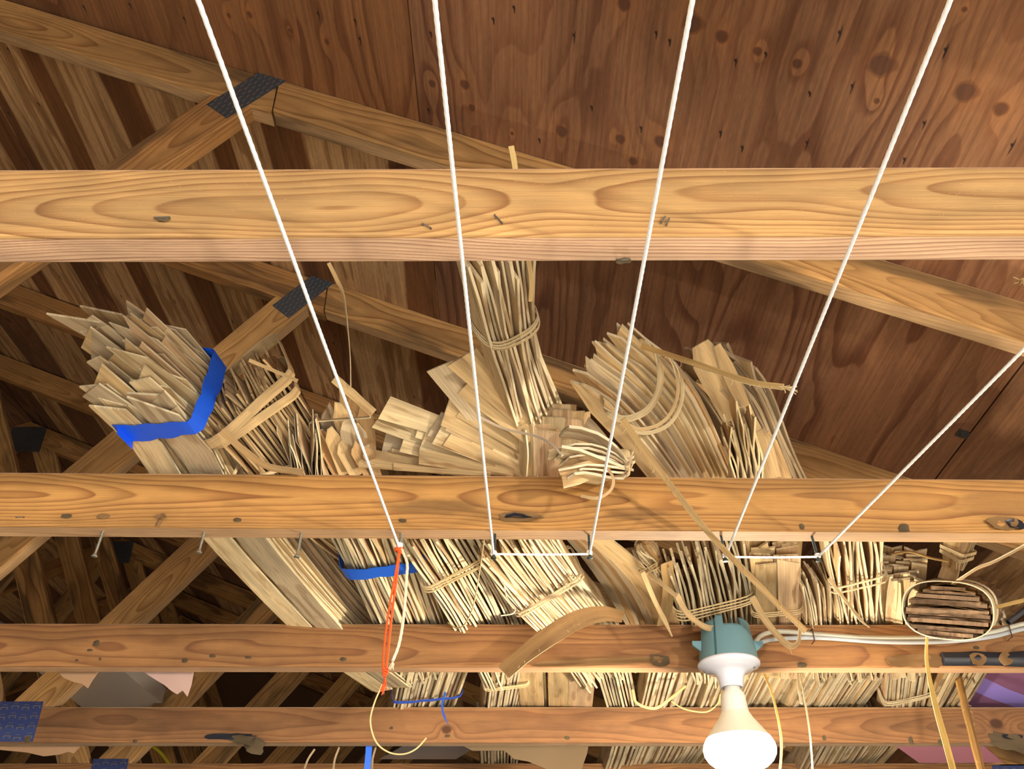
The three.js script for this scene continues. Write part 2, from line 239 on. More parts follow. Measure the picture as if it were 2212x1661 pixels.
{ const r = rng(333), hs = [], T = TR[0]; for (let i = 0; i < 260; i++) { const low = r() < 0.2, x = (r() - 0.5) * 1.1, y = H + (low ? 0.001 : 0.006 + r() * 0.08), z = low ? -r() * 0.036 : 0, d = r() * 6.28, l = 0.0015 + r() * r() * 0.006; const a = V(x, y, z), b = a.clone().add(V(Math.cos(d) * l * 0.6, Math.sin(d) * l * 0.4, low ? 0 : 0.0012)).add(V(0, low ? -0.0015 : 0, 0)), c = b.clone().add(V(Math.cos(d + 1.2) * l * 0.6, Math.sin(d + 1.2) * l * 0.5, low ? 0 : 0.0004)); hs.push(new THREE.TubeGeometry(new THREE.CatmullRomCurve3([a, b, c]), 4, 0.00011, 3)); } const m = mesh('wood_fibres', mergeGeometries(hs), std({ color: 0xcfa468 }), T); m.userData.kind = 'stuff'; m.userData.label = 'loose fibres standing off the rough-sawn wood'; }
for (let k = 0; k < 4; k++) truss(10 + k, 0.047 - k * GAP, ['roof truss straight above the camera, out of the picture', 'roof truss just behind the camera, out of the picture', 'roof truss second behind the camera, third bulb fixture on it', 'roof truss farthest behind the camera, next to the doorway'][k]);

// ---------------------------------------------------------------- bulb fixtures
const teal = std({ color: 0x668c94, roughness: 0.45 }), porcelain = new THREE.MeshPhysicalMaterial({ color: 0xe6e8f2, roughness: 0.15, clearcoat: 0.6 }), bulbBody = std({ color: 0xf0ece0, roughness: 0.4 });
function lathe(pts, seg = 40) { return new THREE.LatheGeometry(pts.map(([r, y]) => new THREE.Vector2(r, y)), seg); }
function fixture(pos, label, power, colour) {
  const g = thing('ceiling_light', label, 'light', pos);
  const bx = mesh('junction_box', new THREE.BufferGeometry(), teal, g), gs = [];
  // round nail-on box: curved wall panels of differing height, standing between the joist and the lampholder; angle 90 faces the camera
  const wall = (a0, a1, y0, y1, dr = 0) => { const n = 8, pos = [], idx = [], R = (y) => lerp(0.0585, 0.0475, y / 0.085) + dr; for (let i = 0; i <= n; i++) { const a = lerp(a0, a1, i / n) * Math.PI / 180, c = Math.cos(a), s = Math.sin(a); for (const [r, y] of [[R(y0), y0], [R(y1) , y1 - 0.004], [R(y1) - 0.003, y1], [R(y1) - 0.006, y1], [R(y0) - 0.006, y0]]) pos.push(r * c, y, r * s); }
    for (let i = 0; i < n; i++) for (let k = 0; k < 5; k++) { const a = i * 5 + k, b = i * 5 + (k + 1) % 5; idx.push(a, b, a + 5, b, b + 5, a + 5); } for (const e of [0, n * 5]) { idx.push(e, e + 1, e + 2, e, e + 2, e + 3, e, e + 3, e + 4); } const q = new THREE.BufferGeometry(); q.setAttribute('position', new THREE.Float32BufferAttribute(pos, 3)); q.setIndex(idx); const f = q.toNonIndexed(); f.computeVertexNormals(); return f; };
  gs.push(wall(20, 62, 0, 0.08), wall(62, 104, 0, 0.066), wall(104, 122, 0, 0.085), wall(122, 128, 0, 0.084, -0.006), wall(128, 168, 0, 0.078), wall(168, 192, 0, 0.05, -0.001), wall(192, 348, 0, 0.07, -0.004), wall(-12, 20, 0, 0.07));
  gs.push(wall(81, 83, 0.06, 0.078, -0.002));
  const wing = (s) => { const sh = new THREE.Shape(); sh.moveTo(s * 0.05, 0.018); sh.lineTo(s * 0.069, 0.034); sh.lineTo(s * 0.069, 0.042); sh.lineTo(s * 0.05, 0.042); const q = new THREE.ExtrudeGeometry(sh, { depth: 0.006, bevelEnabled: false }); q.translate(0, 0, 0.008); const f = q; f.deleteAttribute('uv'); f.computeVertexNormals(); return f; };
  gs.push(wing(1), wing(-1)); bx.geometry = mergeGeometries(gs.map((q) => { q.deleteAttribute('uv'); return q; }));
  const cap = lathe([[0, 0.006], [0.052, 0.006], [0.0585, 0.004], [0.0605, 0], [0.059, -0.004], [0.053, -0.0065], [0.0515, -0.0085], [0.046, -0.0105], [0.0445, -0.0125], [0.036, -0.0145], [0.029, -0.019], [0.0255, -0.026], [0.0235, -0.036], [0.0222, -0.044], [0.0205, -0.0455], [0.0165, -0.045], [0.016, -0.03], [0, -0.03]]);
  const holder = mesh('lampholder', cap, porcelain, g);
  for (const [a, r] of [[200, 0.047], [20, 0.047]]) { const s = mesh('screw', lathe([[0, -0.0015], [0.0028, -0.001], [0.0032, 0.001], [0, 0.001]], 12), std({ color: 0x9a9a98, metalness: 0.7, roughness: 0.4 }), holder); s.position.set(r * Math.cos(a * Math.PI / 180), -0.0105, r * Math.sin(a * Math.PI / 180)); }
  const bulb = new THREE.Group(); bulb.name = 'light_bulb'; g.add(bulb);
  mesh('bulb_neck', lathe([[0.0, -0.036], [0.0155, -0.04], [0.0155, -0.05], [0.0215, -0.056], [0.0238, -0.066], [0.0236, -0.068], [0.0245, -0.08], [0.0262, -0.092]]), bulbBody, bulb);
  mesh('bulb_shoulder', lathe([[0.0262, -0.092], [0.033, -0.104], [0.042, -0.116], [0.0525, -0.13], [0.0595, -0.139]]), std({ color: 0xf2ead2, emissive: new THREE.Color(1, 0.86, 0.6), emissiveIntensity: 0.12, roughness: 0.4 }), bulb);
  const e = 3.0;
  mesh('bulb_dome', lathe([[0.0595, -0.139], [0.065, -0.149], [0.0672, -0.159], [0.0655, -0.169], [0.0595, -0.179], [0.049, -0.188], [0.035, -0.1945], [0.018, -0.198], [0, -0.199]]), std({ color: 0xfff4e2, emissive: new THREE.Color(1, 0.9, 0.72), emissiveIntensity: e, roughness: 0.5 }), bulb);
  const l = new THREE.PointLight(new THREE.Color(...colour), power, 0, 2); l.position.set(0, -0.165, 0); l.castShadow = true; l.shadow.radius = 2.4; g.add(l);
  return g;
}
{
  const p = PD(1575, 1440, 1.848); p.y = CY + 0.6;
  fixture(p, 'glowing reflector bulb in white lampholder under a teal junction box on the third joist', LAMP.main, LAMP.colour);
  const q = fixture(V(1.3, CY + 0.365, 0.544), 'second bulb fixture on a cord, out of sight right of the camera', LAMP.right, LAMP.rightColour);
  mesh('hanging_cord', new THREE.CylinderGeometry(0.004, 0.004, 0.24, 10).translate(0, 0.13, 0), std({ color: 0x2a2a2a }), q); mesh('box_lid', new THREE.CylinderGeometry(0.05, 0.05, 0.004, 28).translate(0, 0.068, 0), teal, q);
  fixture(V(-0.8, CY + 0.6, 1.072), 'third bulb fixture, out of sight behind the camera', LAMP.behind, LAMP.behindColour);
}

// ---------------------------------------------------------------- splint materials and shapes
function splintTexture(seed, dark) { return texture(512, 128, (u, v) => { const s = 0.9 + 0.045 * n2(u * 3, v * 90, seed) + 0.05 * n2(u * 8, v * 260, seed + 1) + 0.16 * fbm2(u * 5, v * 6, seed + 2, 4), k = sstep(0.18, 0.5, fbm2(u * 7, v * 9, seed + 5, 4)) * dark; const c = mix3([246, 236, 216], [160, 130, 98], k); return [c[0] * s, c[1] * s, c[2] * s]; }); }
const SPL = [1, 2, 3, 4].map((k) => std({ map: splintTexture(100 + k * 13, k === 3 ? 0.6 : 0.35), vertexColors: true, roughness: 0.9, bumpMap: FUZZ, bumpScale: 0.0004 }));
// albedo tints (linear): faces and cut edges
const FACE = { tan: [0.82, 0.63, 0.37], grey: [0.74, 0.63, 0.47], brown: [0.56, 0.37, 0.19], cream: [0.96, 0.82, 0.56], pink: [0.88, 0.67, 0.46] }, EDGE = [1.0, 0.95, 0.76];
const TINTS = { warm: ['tan', 'tan', 'cream', 'grey', 'pink'], grey: ['grey', 'grey', 'tan', 'brown'], dark: ['brown', 'brown', 'tan', 'grey'], light: ['cream', 'cream', 'tan', 'pink'] };
const jcol = (c, r, a = 0.14) => { const k = 1 + (r() * 2 - 1) * a; return c.map((x) => x * k); };

// a strip of rectangular section along points, width along W[i]; end shapes: 0 square, 1 pointed, 2 slanted
function strip(pts, W, width, th, face, edge, o = {}) {
  const n = pts.length, pos = [], col = [], uv = [], idx = [], T = V(), N = V(), cup = o.cup ?? 0;
  let len = 0; const at = [0]; for (let i = 1; i < n; i++) { len += pts[i].distanceTo(pts[i - 1]); at.push(len); }
  const ring = [];
  for (let i = 0; i < n; i++) {
    T.subVectors(pts[Math.min(n - 1, i + 1)], pts[Math.max(0, i - 1)]).normalize();
    const w = W[i].clone().addScaledVector(T, -W[i].dot(T)).normalize(); N.crossVectors(T, w);
    let wd = (typeof width === 'function' ? width(at[i] / len) : width) / 2; const h = (typeof th === 'function' ? th(at[i] / len) : th) / 2;
    const sl = i === 0 ? (o.slant0 ?? 0) : i === n - 1 ? (o.slant1 ?? 0) : 0;
    const q = (a, b, c) => pts[i].clone().addScaledVector(w, a * wd).addScaledVector(N, b * h + c * cup * wd).addScaledVector(T, a * sl);
    ring.push([q(-1, -1, 1), q(0, -1, 0), q(1, -1, 1), q(1, 1, 1), q(0, 1, 0), q(-1, 1, 1)]);
  }
  const u0 = o.u0 ?? 0, us = 1 / 0.6;
  const put = (p, c, u, v) => { pos.push(p.x, p.y, p.z); col.push(...c); uv.push(u, v); };
  const wv = (typeof width === 'number' ? width : width(0.5)) / 0.09, v0 = o.v0 ?? 0;
  const faces = cup ? [[0, 1, 0], [1, 2, 0], [2, 3, 1], [3, 4, 0], [4, 5, 0], [5, 0, 1]] : [[0, 2, 0], [2, 3, 1], [3, 5, 0], [5, 0, 1]];
  const vc = [0, 0.5, 1, 1, 0.5, 0];
  for (const [a, b, e] of faces) for (let i = 0; i + 1 < n; i++) {
    const k = pos.length / 3, c = e ? edge : face;
    put(ring[i][a], c, u0 + at[i] * us, v0 + vc[a] * wv); put(ring[i][b], c, u0 + at[i] * us, v0 + (e ? vc[a] * wv + 0.02 : vc[b] * wv));
    put(ring[i + 1][a], c, u0 + at[i + 1] * us, v0 + vc[a] * wv); put(ring[i + 1][b], c, u0 + at[i + 1] * us, v0 + (e ? vc[a] * wv + 0.02 : vc[b] * wv));
    idx.push(k, k + 2, k + 1, k + 1, k + 2, k + 3);
  }
  for (const e of [0, n - 1]) { const k = pos.length / 3, R = ring[e]; for (const j of [0, 2, 3, 5]) put(R[j], edge, u0, v0 + vc[j] * wv); e ? idx.push(k, k + 2, k + 1, k, k + 3, k + 2) : idx.push(k, k + 1, k + 2, k, k + 2, k + 3); }
  let g = new THREE.BufferGeometry();
  g.setAttribute('position', new THREE.Float32BufferAttribute(pos, 3)); g.setAttribute('color', new THREE.Float32BufferAttribute(col, 3)); g.setAttribute('uv', new THREE.Float32BufferAttribute(uv, 2)); g.setIndex(idx); g.computeVertexNormals();
  return g;
}
const curve = (pts, t = 0.5) => new THREE.CatmullRomCurve3(pts, false, 'catmullrom', t);
const rel = (g, p) => { g.translate(-p.x, -p.y, -p.z); return g; };

/* A bundle of splints lying over the joists. spine: points from the end nearest the camera to the far end. The stack direction is turned by
   roll degrees from straight up towards the side; n splints in the stack, cols side by side, pitch apart; sc: spread of the section along the
   length; ties and tapes run round the section at a fraction t of the length. */
function bundle(o) {
  const r = rng(o.seed ?? 1), sp = curve(o.spine), n = o.n, cols = o.cols ?? 1, w = o.w, pitch = o.pitch, th = o.th ?? pitch * 0.64, roll = (o.roll ?? 0) * Math.PI / 180, twist = (o.twist ?? 0) * Math.PI / 180;
  const lenS = sp.getLength(), tints = TINTS[o.tint ?? 'warm'], K = o.K ?? 12, sc = o.sc ?? [1], scw = o.scw ?? sc, round = o.round ?? 0;
  const samp = (a, t) => { const x = clamp(t, 0, 1) * (a.length - 1), i = Math.min(a.length - 2, Math.floor(x)); return a.length < 2 ? a[0] : lerp(a[i], a[i + 1], x - i); };
  const frame = (t) => { const c = clamp(t, 0, 1), p = sp.getPointAt(c), T = sp.getTangentAt(c); if (t < 0 || t > 1) p.addScaledVector(T, (t - c) * lenS); const R = V().crossVectors(T, V(0, 1, 0)).normalize(), U = V().crossVectors(R, T), a = roll + twist * c; return { p, T, Sd: U.clone().multiplyScalar(Math.cos(a)).addScaledVector(R, Math.sin(a)), W: R.clone().multiplyScalar(Math.cos(a)).addScaledVector(U, -Math.sin(a)) }; };
  const rowT = (y) => { let best = 0, bd = 1e9; for (let k = 0; k <= 200; k++) { const q = sp.getPointAt(k / 200), u = (q.y - CY) * C + q.z * S, f = -q.z * C + (q.y - CY) * S, d = Math.abs(830.5 - FPX * u / f - y); if (d < bd) { bd = d; best = k / 200; } } return best; };   // where along the length a surveyed picture row lies
  for (const t of [...(o.ties ?? []), ...(o.tapes ?? [])]) if (t.y) t.t = rowT(t.y);
  const tie0 = Math.max(0.08, o.tie0 ?? Math.min(0.35, ...[...(o.ties ?? []), ...(o.tapes ?? [])].map((t) => t.t)));
  const base = sp.getPointAt(0.5); base.y -= n * pitch * 0.4;
  const g = thing(o.name ?? 'splint_bundle', o.label, o.category ?? 'bundle', base, o.group ?? 'bundles of wood splints stored on the joists');
  for (let i = 0; i < n; i++) for (let j = 0; j < cols; j++) {
    const s = n > 1 ? i - (n - 1) / 2 : 0, e = n > 1 ? Math.abs(s) / (n / 2) : 0, rw = Math.sqrt(Math.max(0.12, 1 - round * e * e)), cw = j - (cols - 1) / 2;
    const t0 = -(r() ** 1.5) * (o.jit ?? 0.05) / lenS + (o.bevel ?? 0) * s / n / lenS + (o.bevelW ?? 0) * cw / cols / lenS + r() * (o.jin ?? 0.02) / lenS, t1 = 1 + (r() * 2 - 1) * (o.jit1 ?? 0.03) / lenS;
    const pts = [], Ws = [], a0 = r() * 6.28, wob = o.wob ?? 0.0015, yaw = (r() * 2 - 1) * (o.splay ?? 0.01), lift = (r() * 2 - 1) * (o.lift ?? 0.006), dw = (r() * 2 - 1) * w * (o.even ? 0.02 : 0.12);
    for (let k = 0; k < K; k++) {
      const t = lerp(t0, t1, k / (K - 1)), f = frame(t), q = (s * pitch) * samp(sc, t) + wob * Math.sin(a0 + t * 9) * 1.4, x = (cw * w * 1.04 * rw + dw + (o.shear ?? 0) * s) * samp(scw, t), end = Math.max(0, tie0 - t) / tie0;
      pts.push(f.p.addScaledVector(f.Sd, q + lift * end * end).addScaledVector(f.W, x + yaw * end).sub(base)); Ws.push(f.W);
    }
    const wd = w * rw * (o.even ? 0.97 + 0.05 * r() : 0.86 + 0.2 * r()), pt = r() < (o.point ?? 0.3), tip = 0.25 + 0.5 * r();
    const tint = jcol(FACE[tints[Math.floor(r() * tints.length)]], r), ed = jcol(o.edge ?? EDGE, r, 0.16);
    const geo = strip(pts, Ws, (u) => wd * (pt ? lerp(tip, 1, sstep(0, 0.14, u)) * lerp(1, 0.5 + tip, sstep(0.94, 1, u)) : 1), th * (0.8 + 0.5 * r()), tint, ed, { slant0: (r() * 2 - 1) * w * (o.rag ?? 0.3), slant1: (r() * 2 - 1) * w * 0.25, cup: o.cup ? o.cup * (0.6 + 0.8 * r()) : 0, u0: r() * 3, v0: r() });
    mesh('splint', geo, SPL[Math.floor(r() * 4)], g);
  }
  const hs0 = n * pitch / 2 + th / 2, hw0 = cols * w * 1.04 / 2 + w * (o.even ? 0.01 : 0.09), pw = o.sq ?? lerp(9, 2.6, clamp(round * 1.6, 0, 1));
  const loop = (t, tilt, m, N = 44, a0 = 0, arc = 1) => { const f = frame(t), hs = hs0 * samp(sc, t) + m, hw = hw0 * samp(scw, t) * (round ? 0.98 : 1) + m, P = []; for (let k = 0; k <= N; k++) { const a = a0 + k / N * 2 * Math.PI * arc, c = Math.cos(a), s = Math.sin(a), q = Math.pow(Math.abs(c) ** pw + Math.abs(s) ** pw, -1 / pw); P.push(f.p.clone().addScaledVector(f.W, hw * c * q).addScaledVector(f.Sd, hs * s * q).addScaledVector(f.T, tilt * s).sub(base)); } return { P, f }; };
  for (const t of o.ties ?? []) for (let k = 0; k < (t.turns ?? 2); k++) {
    const tilt = (t.tilt ?? 0.006) * (r() * 2 - 1) + (t.lean ?? 0), { P, f } = loop(t.t + ((k - (t.turns ?? 2) / 2) * (t.gap ?? 0.007) + (r() - 0.5) * 0.004) / lenS, tilt, 0.0025 + 0.001 * k + (t.loose ?? 0) * r());
    if (t.w) mesh('tie', strip(P, P.map(() => f.T), t.w * (0.85 + 0.3 * r()), t.th ?? 0.0013, jcol(FACE[t.tint ?? 'cream'], r), jcol(EDGE, r), {}), SPL[0], g);
    else mesh('tie', new THREE.TubeGeometry(new THREE.CatmullRomCurve3(P.slice(0, -1), true), 60, t.r ?? 0.0013, 6, true), t.mat ?? STRAND, g);
  }
  for (const t of o.tapes ?? []) { const { P, f } = loop(t.t, t.tilt ?? 0, 0.004, 60, t.a0 ?? 0, t.arc ?? 1.04); P.forEach((p, k) => p.addScaledVector(f.T, 0.002 * Math.sin(k * 1.3))); if (t.flag) { const q = P[P.length - 1], d = P[P.length - 1].clone().sub(P[P.length - 3]).normalize(); for (let k = 1; k < 6; k++) P.push(q.clone().addScaledVector(d, 0.006 * k).addScaledVector(V(0.3, -1, 0.2), 0.0022 * k * k)); } mesh('painters_tape', strip(P, P.map(() => f.T), (u) => t.w * (1 + 0.06 * Math.sin(u * 40) + (t.pinch ? -0.3 * Math.exp(-(((u - t.pinch) / 0.04) ** 2)) : 0)), 0.0007, t.c ?? [0.01, 0.12, 0.9], t.c ?? [0.01, 0.12, 0.9], {}), TAPE, g).userData.label = 'blue tape wrapped round the bundle'; }
  return g;
}
const STRAND = std({ color: 0xd9bf8e, roughness: 0.9 }), TAPE = std({ color: 0xffffff, vertexColors: true, roughness: 0.45, bumpMap: FUZZ, bumpScale: 0.0005 });
const S3 = (h) => (a) => PH(a[0], a[1], a[2] ?? h);
const spine = (h, ...p) => p.map(S3(h));

// ---------------------------------------------------------------- bundles lying on the second joist, ends towards the camera
bundle({ seed: 11, label: 'large splint bundle in a wide blue tape band, jutting over the second joist at left', spine: spine(0.775, [235, 745, 0.80], [370, 855, 0.79], [452, 1000, 0.775], [590, 1185, 0.757], [735, 1345, 0.75], [850, 1440, 0.75]), n: 28, cols: 2, w: 0.052, pitch: 0.0042, th: 0.0027, roll: 4, jit: 0.024, jin: 0.085, rag: 0.5, bevel: -0.05, bevelW: 0.03, point: 0.35, tint: 'warm', sc: [1.1, 1, 0.95, 0.95], scw: [1.15, 1, 0.95, 0.9], lift: 0.008, tapes: [{ y: 850, w: 0.038, a0: 2.6, arc: 1.08, flag: 1, pinch: 0.35 }], ties: [{ y: 985, turns: 1, w: 0.008, lean: 0.03, loose: 0.006 }] });
bundle({ seed: 12, label: 'splint bundle with bark loop tie, lying right behind the blue-taped bundle', spine: spine(0.785, [515, 830, 0.81], [585, 925, 0.795], [690, 1060, 0.795], [850, 1190, 0.81]), n: 36, cols: 1, w: 0.07, pitch: 0.0037, th: 0.003, roll: 62, jit: 0.03, tint: 'dark', edge: [0.72, 0.55, 0.33], sc: [1.05, 0.9, 1.1], ties: [{ y: 868, turns: 2, w: 0.017, gap: 0.026, tilt: 0.02, loose: 0.012, lean: -0.02, tint: 'tan' }, { y: 965, turns: 1, w: 0.008, lean: 0.03, loose: 0.01 }] });
bundle({ seed: 13, label: 'short upright bunch of narrow pale splints beside the bark-tied bundle', spine: spine(0.755, [652, 935, 0.768], [672, 1030, 0.757], [700, 1110, 0.75]), n: 13, cols: 1, w: 0.05, pitch: 0.0042, roll: 80, jit: 0.035, tint: 'light', point: 0.7, sc: [1.15, 0.9, 0.9], th: 0.0016 });
pile(14, 'loose_splints', 'loose brown leaf-shaped splints with one level white strip across them', [
  [740, 840, 0.83, 790, 960, 0.79, 0.03], [765, 850, 0.825, 770, 980, 0.79, 0.03], [706, 880, 0.82, 735, 1000, 0.785, 0.034], [730, 870, 0.815, 760, 990, 0.78, 0.028], [785, 880, 0.815, 800, 1000, 0.78, 0.03], [768, 915, 0.80, 800, 1020, 0.775, 0.026], [745, 905, 0.795, 770, 1020, 0.77, 0.026], [690, 930, 0.79, 735, 1022, 0.77, 0.03], [712, 925, 0.785, 745, 1024, 0.768, 0.026], [735, 955, 0.78, 770, 1028, 0.765, 0.026], [765, 960, 0.775, 800, 1028, 0.762, 0.024], [790, 965, 0.775, 815, 1028, 0.762, 0.02]], { tints: ['brown', 'brown', 'tan', 'grey'], tip: 0.35, taper: 0.75, rag: 0.6 });
{ const c = PH(671, 912, 0.79), g = thing('splint_strip', 'level pale strip bound across the loose brown splints', 'splint', c), P = curve([[671, 926], [671, 912], [700, 908], [760, 904], [800, 901]].map(([x, y], i) => PH(x, y, 0.79 - 0.002 * i).sub(c))).getPoints(12); mesh('strip', strip(P, P.map(() => V(0, 0.8, -0.6)), 0.0065, 0.0016, FACE.cream, EDGE), SPL[0], g); }
// boards lying over one another: each [x, y, h] near end to [x, y, h] far end, width; later ones lie lower, in front
function pile(seed, name, label, rows, o = {}) {
  const r = rng(seed), A = rows.map((q) => PH(q[0], q[1], q[2])), g = thing(name, label, 'bundle', PH(rows[rows.length - 1][3], rows[rows.length - 1][4], rows[rows.length - 1][5]), 'bundles of wood splints stored on the joists');
  rows.forEach((q, i) => {
    const a = A[i], b = PH(q[3], q[4], q[5]), T = b.clone().sub(a).normalize(), mid = a.clone().lerp(b, 0.5), face = mid.clone().sub(V(0, CY, 0)).normalize().applyAxisAngle(V(0, 1, 0), (q[7] ?? 0) + (r() - 0.5) * 0.15), W = V().crossVectors(T, face).normalize().applyAxisAngle(T, o.tilt ?? 0), N = V().crossVectors(W, T);
    if (o.mid) mid.copy(PH(...o.mid(i, r))); else mid.addScaledVector(N, (q[8] ?? 0.5) * (o.bow ?? 0.006) * (r() + 0.4)); const P = curve([a, mid, b]).getPoints(9).map((p) => p.sub(g.position));
    mesh('splint', strip(P, P.map(() => W), (u) => q[6] * lerp(1, o.taper ?? 0.7, u) * (o.tip ? lerp(o.tip, 1, sstep(0, 0.25, u)) : 1), (o.th ?? 0.0022) * (0.8 + 0.5 * r()), jcol(FACE[(o.tints ?? ['tan', 'tan', 'grey', 'cream', 'brown'])[Math.floor(r() * (o.tints ?? [1, 2, 3, 4, 5]).length)]], r), jcol(EDGE, r), { slant0: (r() - 0.5) * q[6] * (o.rag ?? 0.3), cup: (o.cup ?? 0.05) * (r() + 0.3), u0: r() * 3, v0: r() }), SPL[Math.floor(r() * 4)], g);
  });
  return g;
}
pile(15, 'splint_fan', 'fan of wide flat splints spread leftward along the top of the second joist', [
  [950, 790, 0.835, 1075, 960, 0.80, 0.042], [997, 770, 0.84, 1135, 910, 0.81, 0.05], [1012, 825, 0.83, 1150, 945, 0.80, 0.05], [1000, 880, 0.82, 1150, 975, 0.795, 0.036],
  [830, 880, 0.825, 1040, 950, 0.80, 0.04], [862, 915, 0.82, 1040, 975, 0.80, 0.036], [905, 915, 0.815, 1080, 985, 0.795, 0.046], [938, 915, 0.81, 1100, 992, 0.79, 0.044], [962, 888, 0.81, 1135, 990, 0.79, 0.046], [975, 905, 0.805, 1140, 1004, 0.785, 0.04],
  [815, 905, 0.815, 980, 975, 0.795, 0.032], [828, 960, 0.805, 1010, 1000, 0.785, 0.04], [872, 948, 0.80, 1060, 1005, 0.78, 0.044], [915, 945, 0.795, 1090, 1012, 0.775, 0.04], [945, 935, 0.79, 1125, 1015, 0.77, 0.038], [968, 945, 0.785, 1130, 1022, 0.765, 0.03],
  [845, 990, 0.78, 1050, 1020, 0.765, 0.032], [790, 985, 0.775, 960, 1015, 0.76, 0.026], [905, 985, 0.77, 1110, 1022, 0.758, 0.026], [775, 1000, 0.765, 1000, 1022, 0.755, 0.014], [850, 1008, 0.76, 1060, 1024, 0.75, 0.012]], { tints: ['tan', 'tan', 'grey', 'pink', 'cream', 'grey'], taper: 0.6 });
bundle({ seed: 16, label: 'long narrow splint bundle tied with thin strands, reaching up behind the nearest joist', spine: spine(0.765, [1066, 520, 0.768], [1092, 700, 0.80], [1128, 830, 0.835], [1166, 940, 0.87], [1200, 1040, 0.89]), n: 15, cols: 1, w: 0.062, pitch: 0.0056, roll: 56, jit: 0.03, tint: 'warm', round: 0.6, sc: [1.05, 0.85, 1.15, 1.1], wob: 0.002, ties: [{ y: 690, turns: 3, w: 0.005, gap: 0.008, tilt: 0.012, lean: 0.01 }] });
pile(17, 'splint_sheaf', 'sheaf of wide folded splints with stepped square ends, right of the fan', [
  [1195, 872, 0.845, 1190, 960, 0.80, 0.026], [1228, 873, 0.845, 1225, 960, 0.80, 0.026], [1256, 892, 0.84, 1262, 980, 0.80, 0.03, 0.5], [1180, 880, 0.84, 1180, 970, 0.80, 0.03], [1214, 884, 0.835, 1214, 975, 0.79, 0.032], [1243, 888, 0.835, 1240, 980, 0.79, 0.03], [1150, 892, 0.83, 1150, 985, 0.79, 0.034], [1196, 900, 0.825, 1194, 990, 0.785, 0.036], [1236, 905, 0.825, 1232, 990, 0.785, 0.036], [1140, 912, 0.815, 1140, 1026, 0.765, 0.026, -0.9], [1170, 915, 0.82, 1166, 1026, 0.77, 0.03], [1214, 925, 0.815, 1210, 1026, 0.765, 0.04], [1128, 925, 0.805, 1130, 1026, 0.76, 0.022, -1.1], [1152, 928, 0.81, 1150, 1028, 0.76, 0.024, -0.7], [1184, 930, 0.805, 1180, 1028, 0.757, 0.044], [1228, 948, 0.795, 1222, 1028, 0.755, 0.036]], { tints: ['tan', 'pink', 'cream', 'tan'], taper: 0.95, rag: 0.08, cup: 0.12, th: 0.0026 });
bundle({ seed: 18, label: 'small string-tied splint bundle hanging forward over the face of the second joist', spine: [PD(1212, 990, 1.18), PD(1255, 988, 1.185), PD(1300, 998, 1.195), PD(1328, 1003, 1.23), PD(1345, 990, 1.31)], n: 8, cols: 1, w: 0.036, pitch: 0.0075, th: 0.0035, roll: 8, jit: 0.02, tint: 'warm', sc: [1.25, 1.0, 0.4, 0.4, 0.5], scw: [1.1, 0.9, 0.5, 0.5, 0.6], cup: 0.16, lift: 0.012, wob: 0.002, ties: [{ t: 0.62, turns: 5, r: 0.0015, gap: 0.004, tilt: 0.004 }], tie0: 0.5 });
{ // tips spread along a line at the near end, gathered by hoops, arcing down to the joist
  const n = 13, rr = rng(190), K = [...Array(n).keys()].map((i) => i / (n - 1)), J = (a) => (rr() - 0.5) * a;
  const rows = K.map((k) => [lerp(1352, 1240, k ** 0.9) + J(18), lerp(702, 832, k) - 34 * Math.sin(k * 3.1) * 0.4 + J(24), lerp(0.925, 0.865, k), lerp(1572, 1440, k), 1045, lerp(0.80, 0.765, k), 0.044 + J(0.012), J(0.3)]);
  const g = pile(19, 'splint_bundle', 'big curved splint bundle with flared ends and flat hoops, above the second joist', rows, { mid: (i) => [lerp(1476, 1352, K[i]), lerp(838, 938, K[i]), lerp(0.885, 0.825, K[i])], tints: ['tan', 'cream', 'brown', 'grey', 'tan', 'brown'], tip: 0.4, taper: 0.95, rag: 0.7, cup: 0.14, th: 0.0048, tilt: 0.6 });
  const hoop = (pts, w, i) => { const P = new THREE.CatmullRomCurve3(pts.map(([x, y, h]) => PH(x, y, h).sub(g.position)), true).getPoints(48), c = P.reduce((a, p) => a.add(p), V(0, 0, 0)).multiplyScalar(1 / P.length), A = V(0.45, -0.35, -0.82); mesh('tie', strip(P, P.map(() => A), w, 0.0016, jcol(FACE[i % 2 ? 'tan' : 'cream'], rr), EDGE), SPL[0], g); };
  const H1 = (dx, dy) => [[1398 + dx, 742 + dy, 0.885], [1424 + dx, 790 + dy, 0.86], [1422 + dx, 845 + dy, 0.835], [1395 + dx, 888 + dy, 0.812], [1345 + dx, 905 + dy, 0.80], [1306 + dx, 885 + dy, 0.805], [1318 + dx, 830 + dy, 0.90], [1360 + dx, 770 + dy, 0.93]];
  hoop(H1(0, 0), 0.012, 0); hoop(H1(38, 22), 0.006, 1); hoop(H1(48, 30), 0.007, 2);
}
bundle({ seed: 20, label: 'grey-brown splint bundle with broken pointed ends, right behind the hooped bundle', spine: spine(0.79, [1540, 790, 0.91], [1585, 868, 0.885], [1630, 960, 0.85], [1688, 1075, 0.82]), n: 9, cols: 2, w: 0.052, pitch: 0.0078, roll: 40, jit: 0.04, tint: 'grey', point: 0.7, lift: 0.012, sc: [1.2, 1.0, 0.9], edge: [0.6, 0.5, 0.36] });
bundle({ seed: 21, label: 'small upright bunch of pale splints with dark tips at the right end of the group', spine: spine(0.757, [1592, 905, 0.765], [1605, 975, 0.757], [1615, 1060, 0.75]), n: 12, cols: 1, w: 0.05, pitch: 0.0042, roll: 82, jit: 0.05, jin: 0.04, tint: 'dark', point: 0.9, lift: 0.01, edge: [0.9, 0.78, 0.5] });

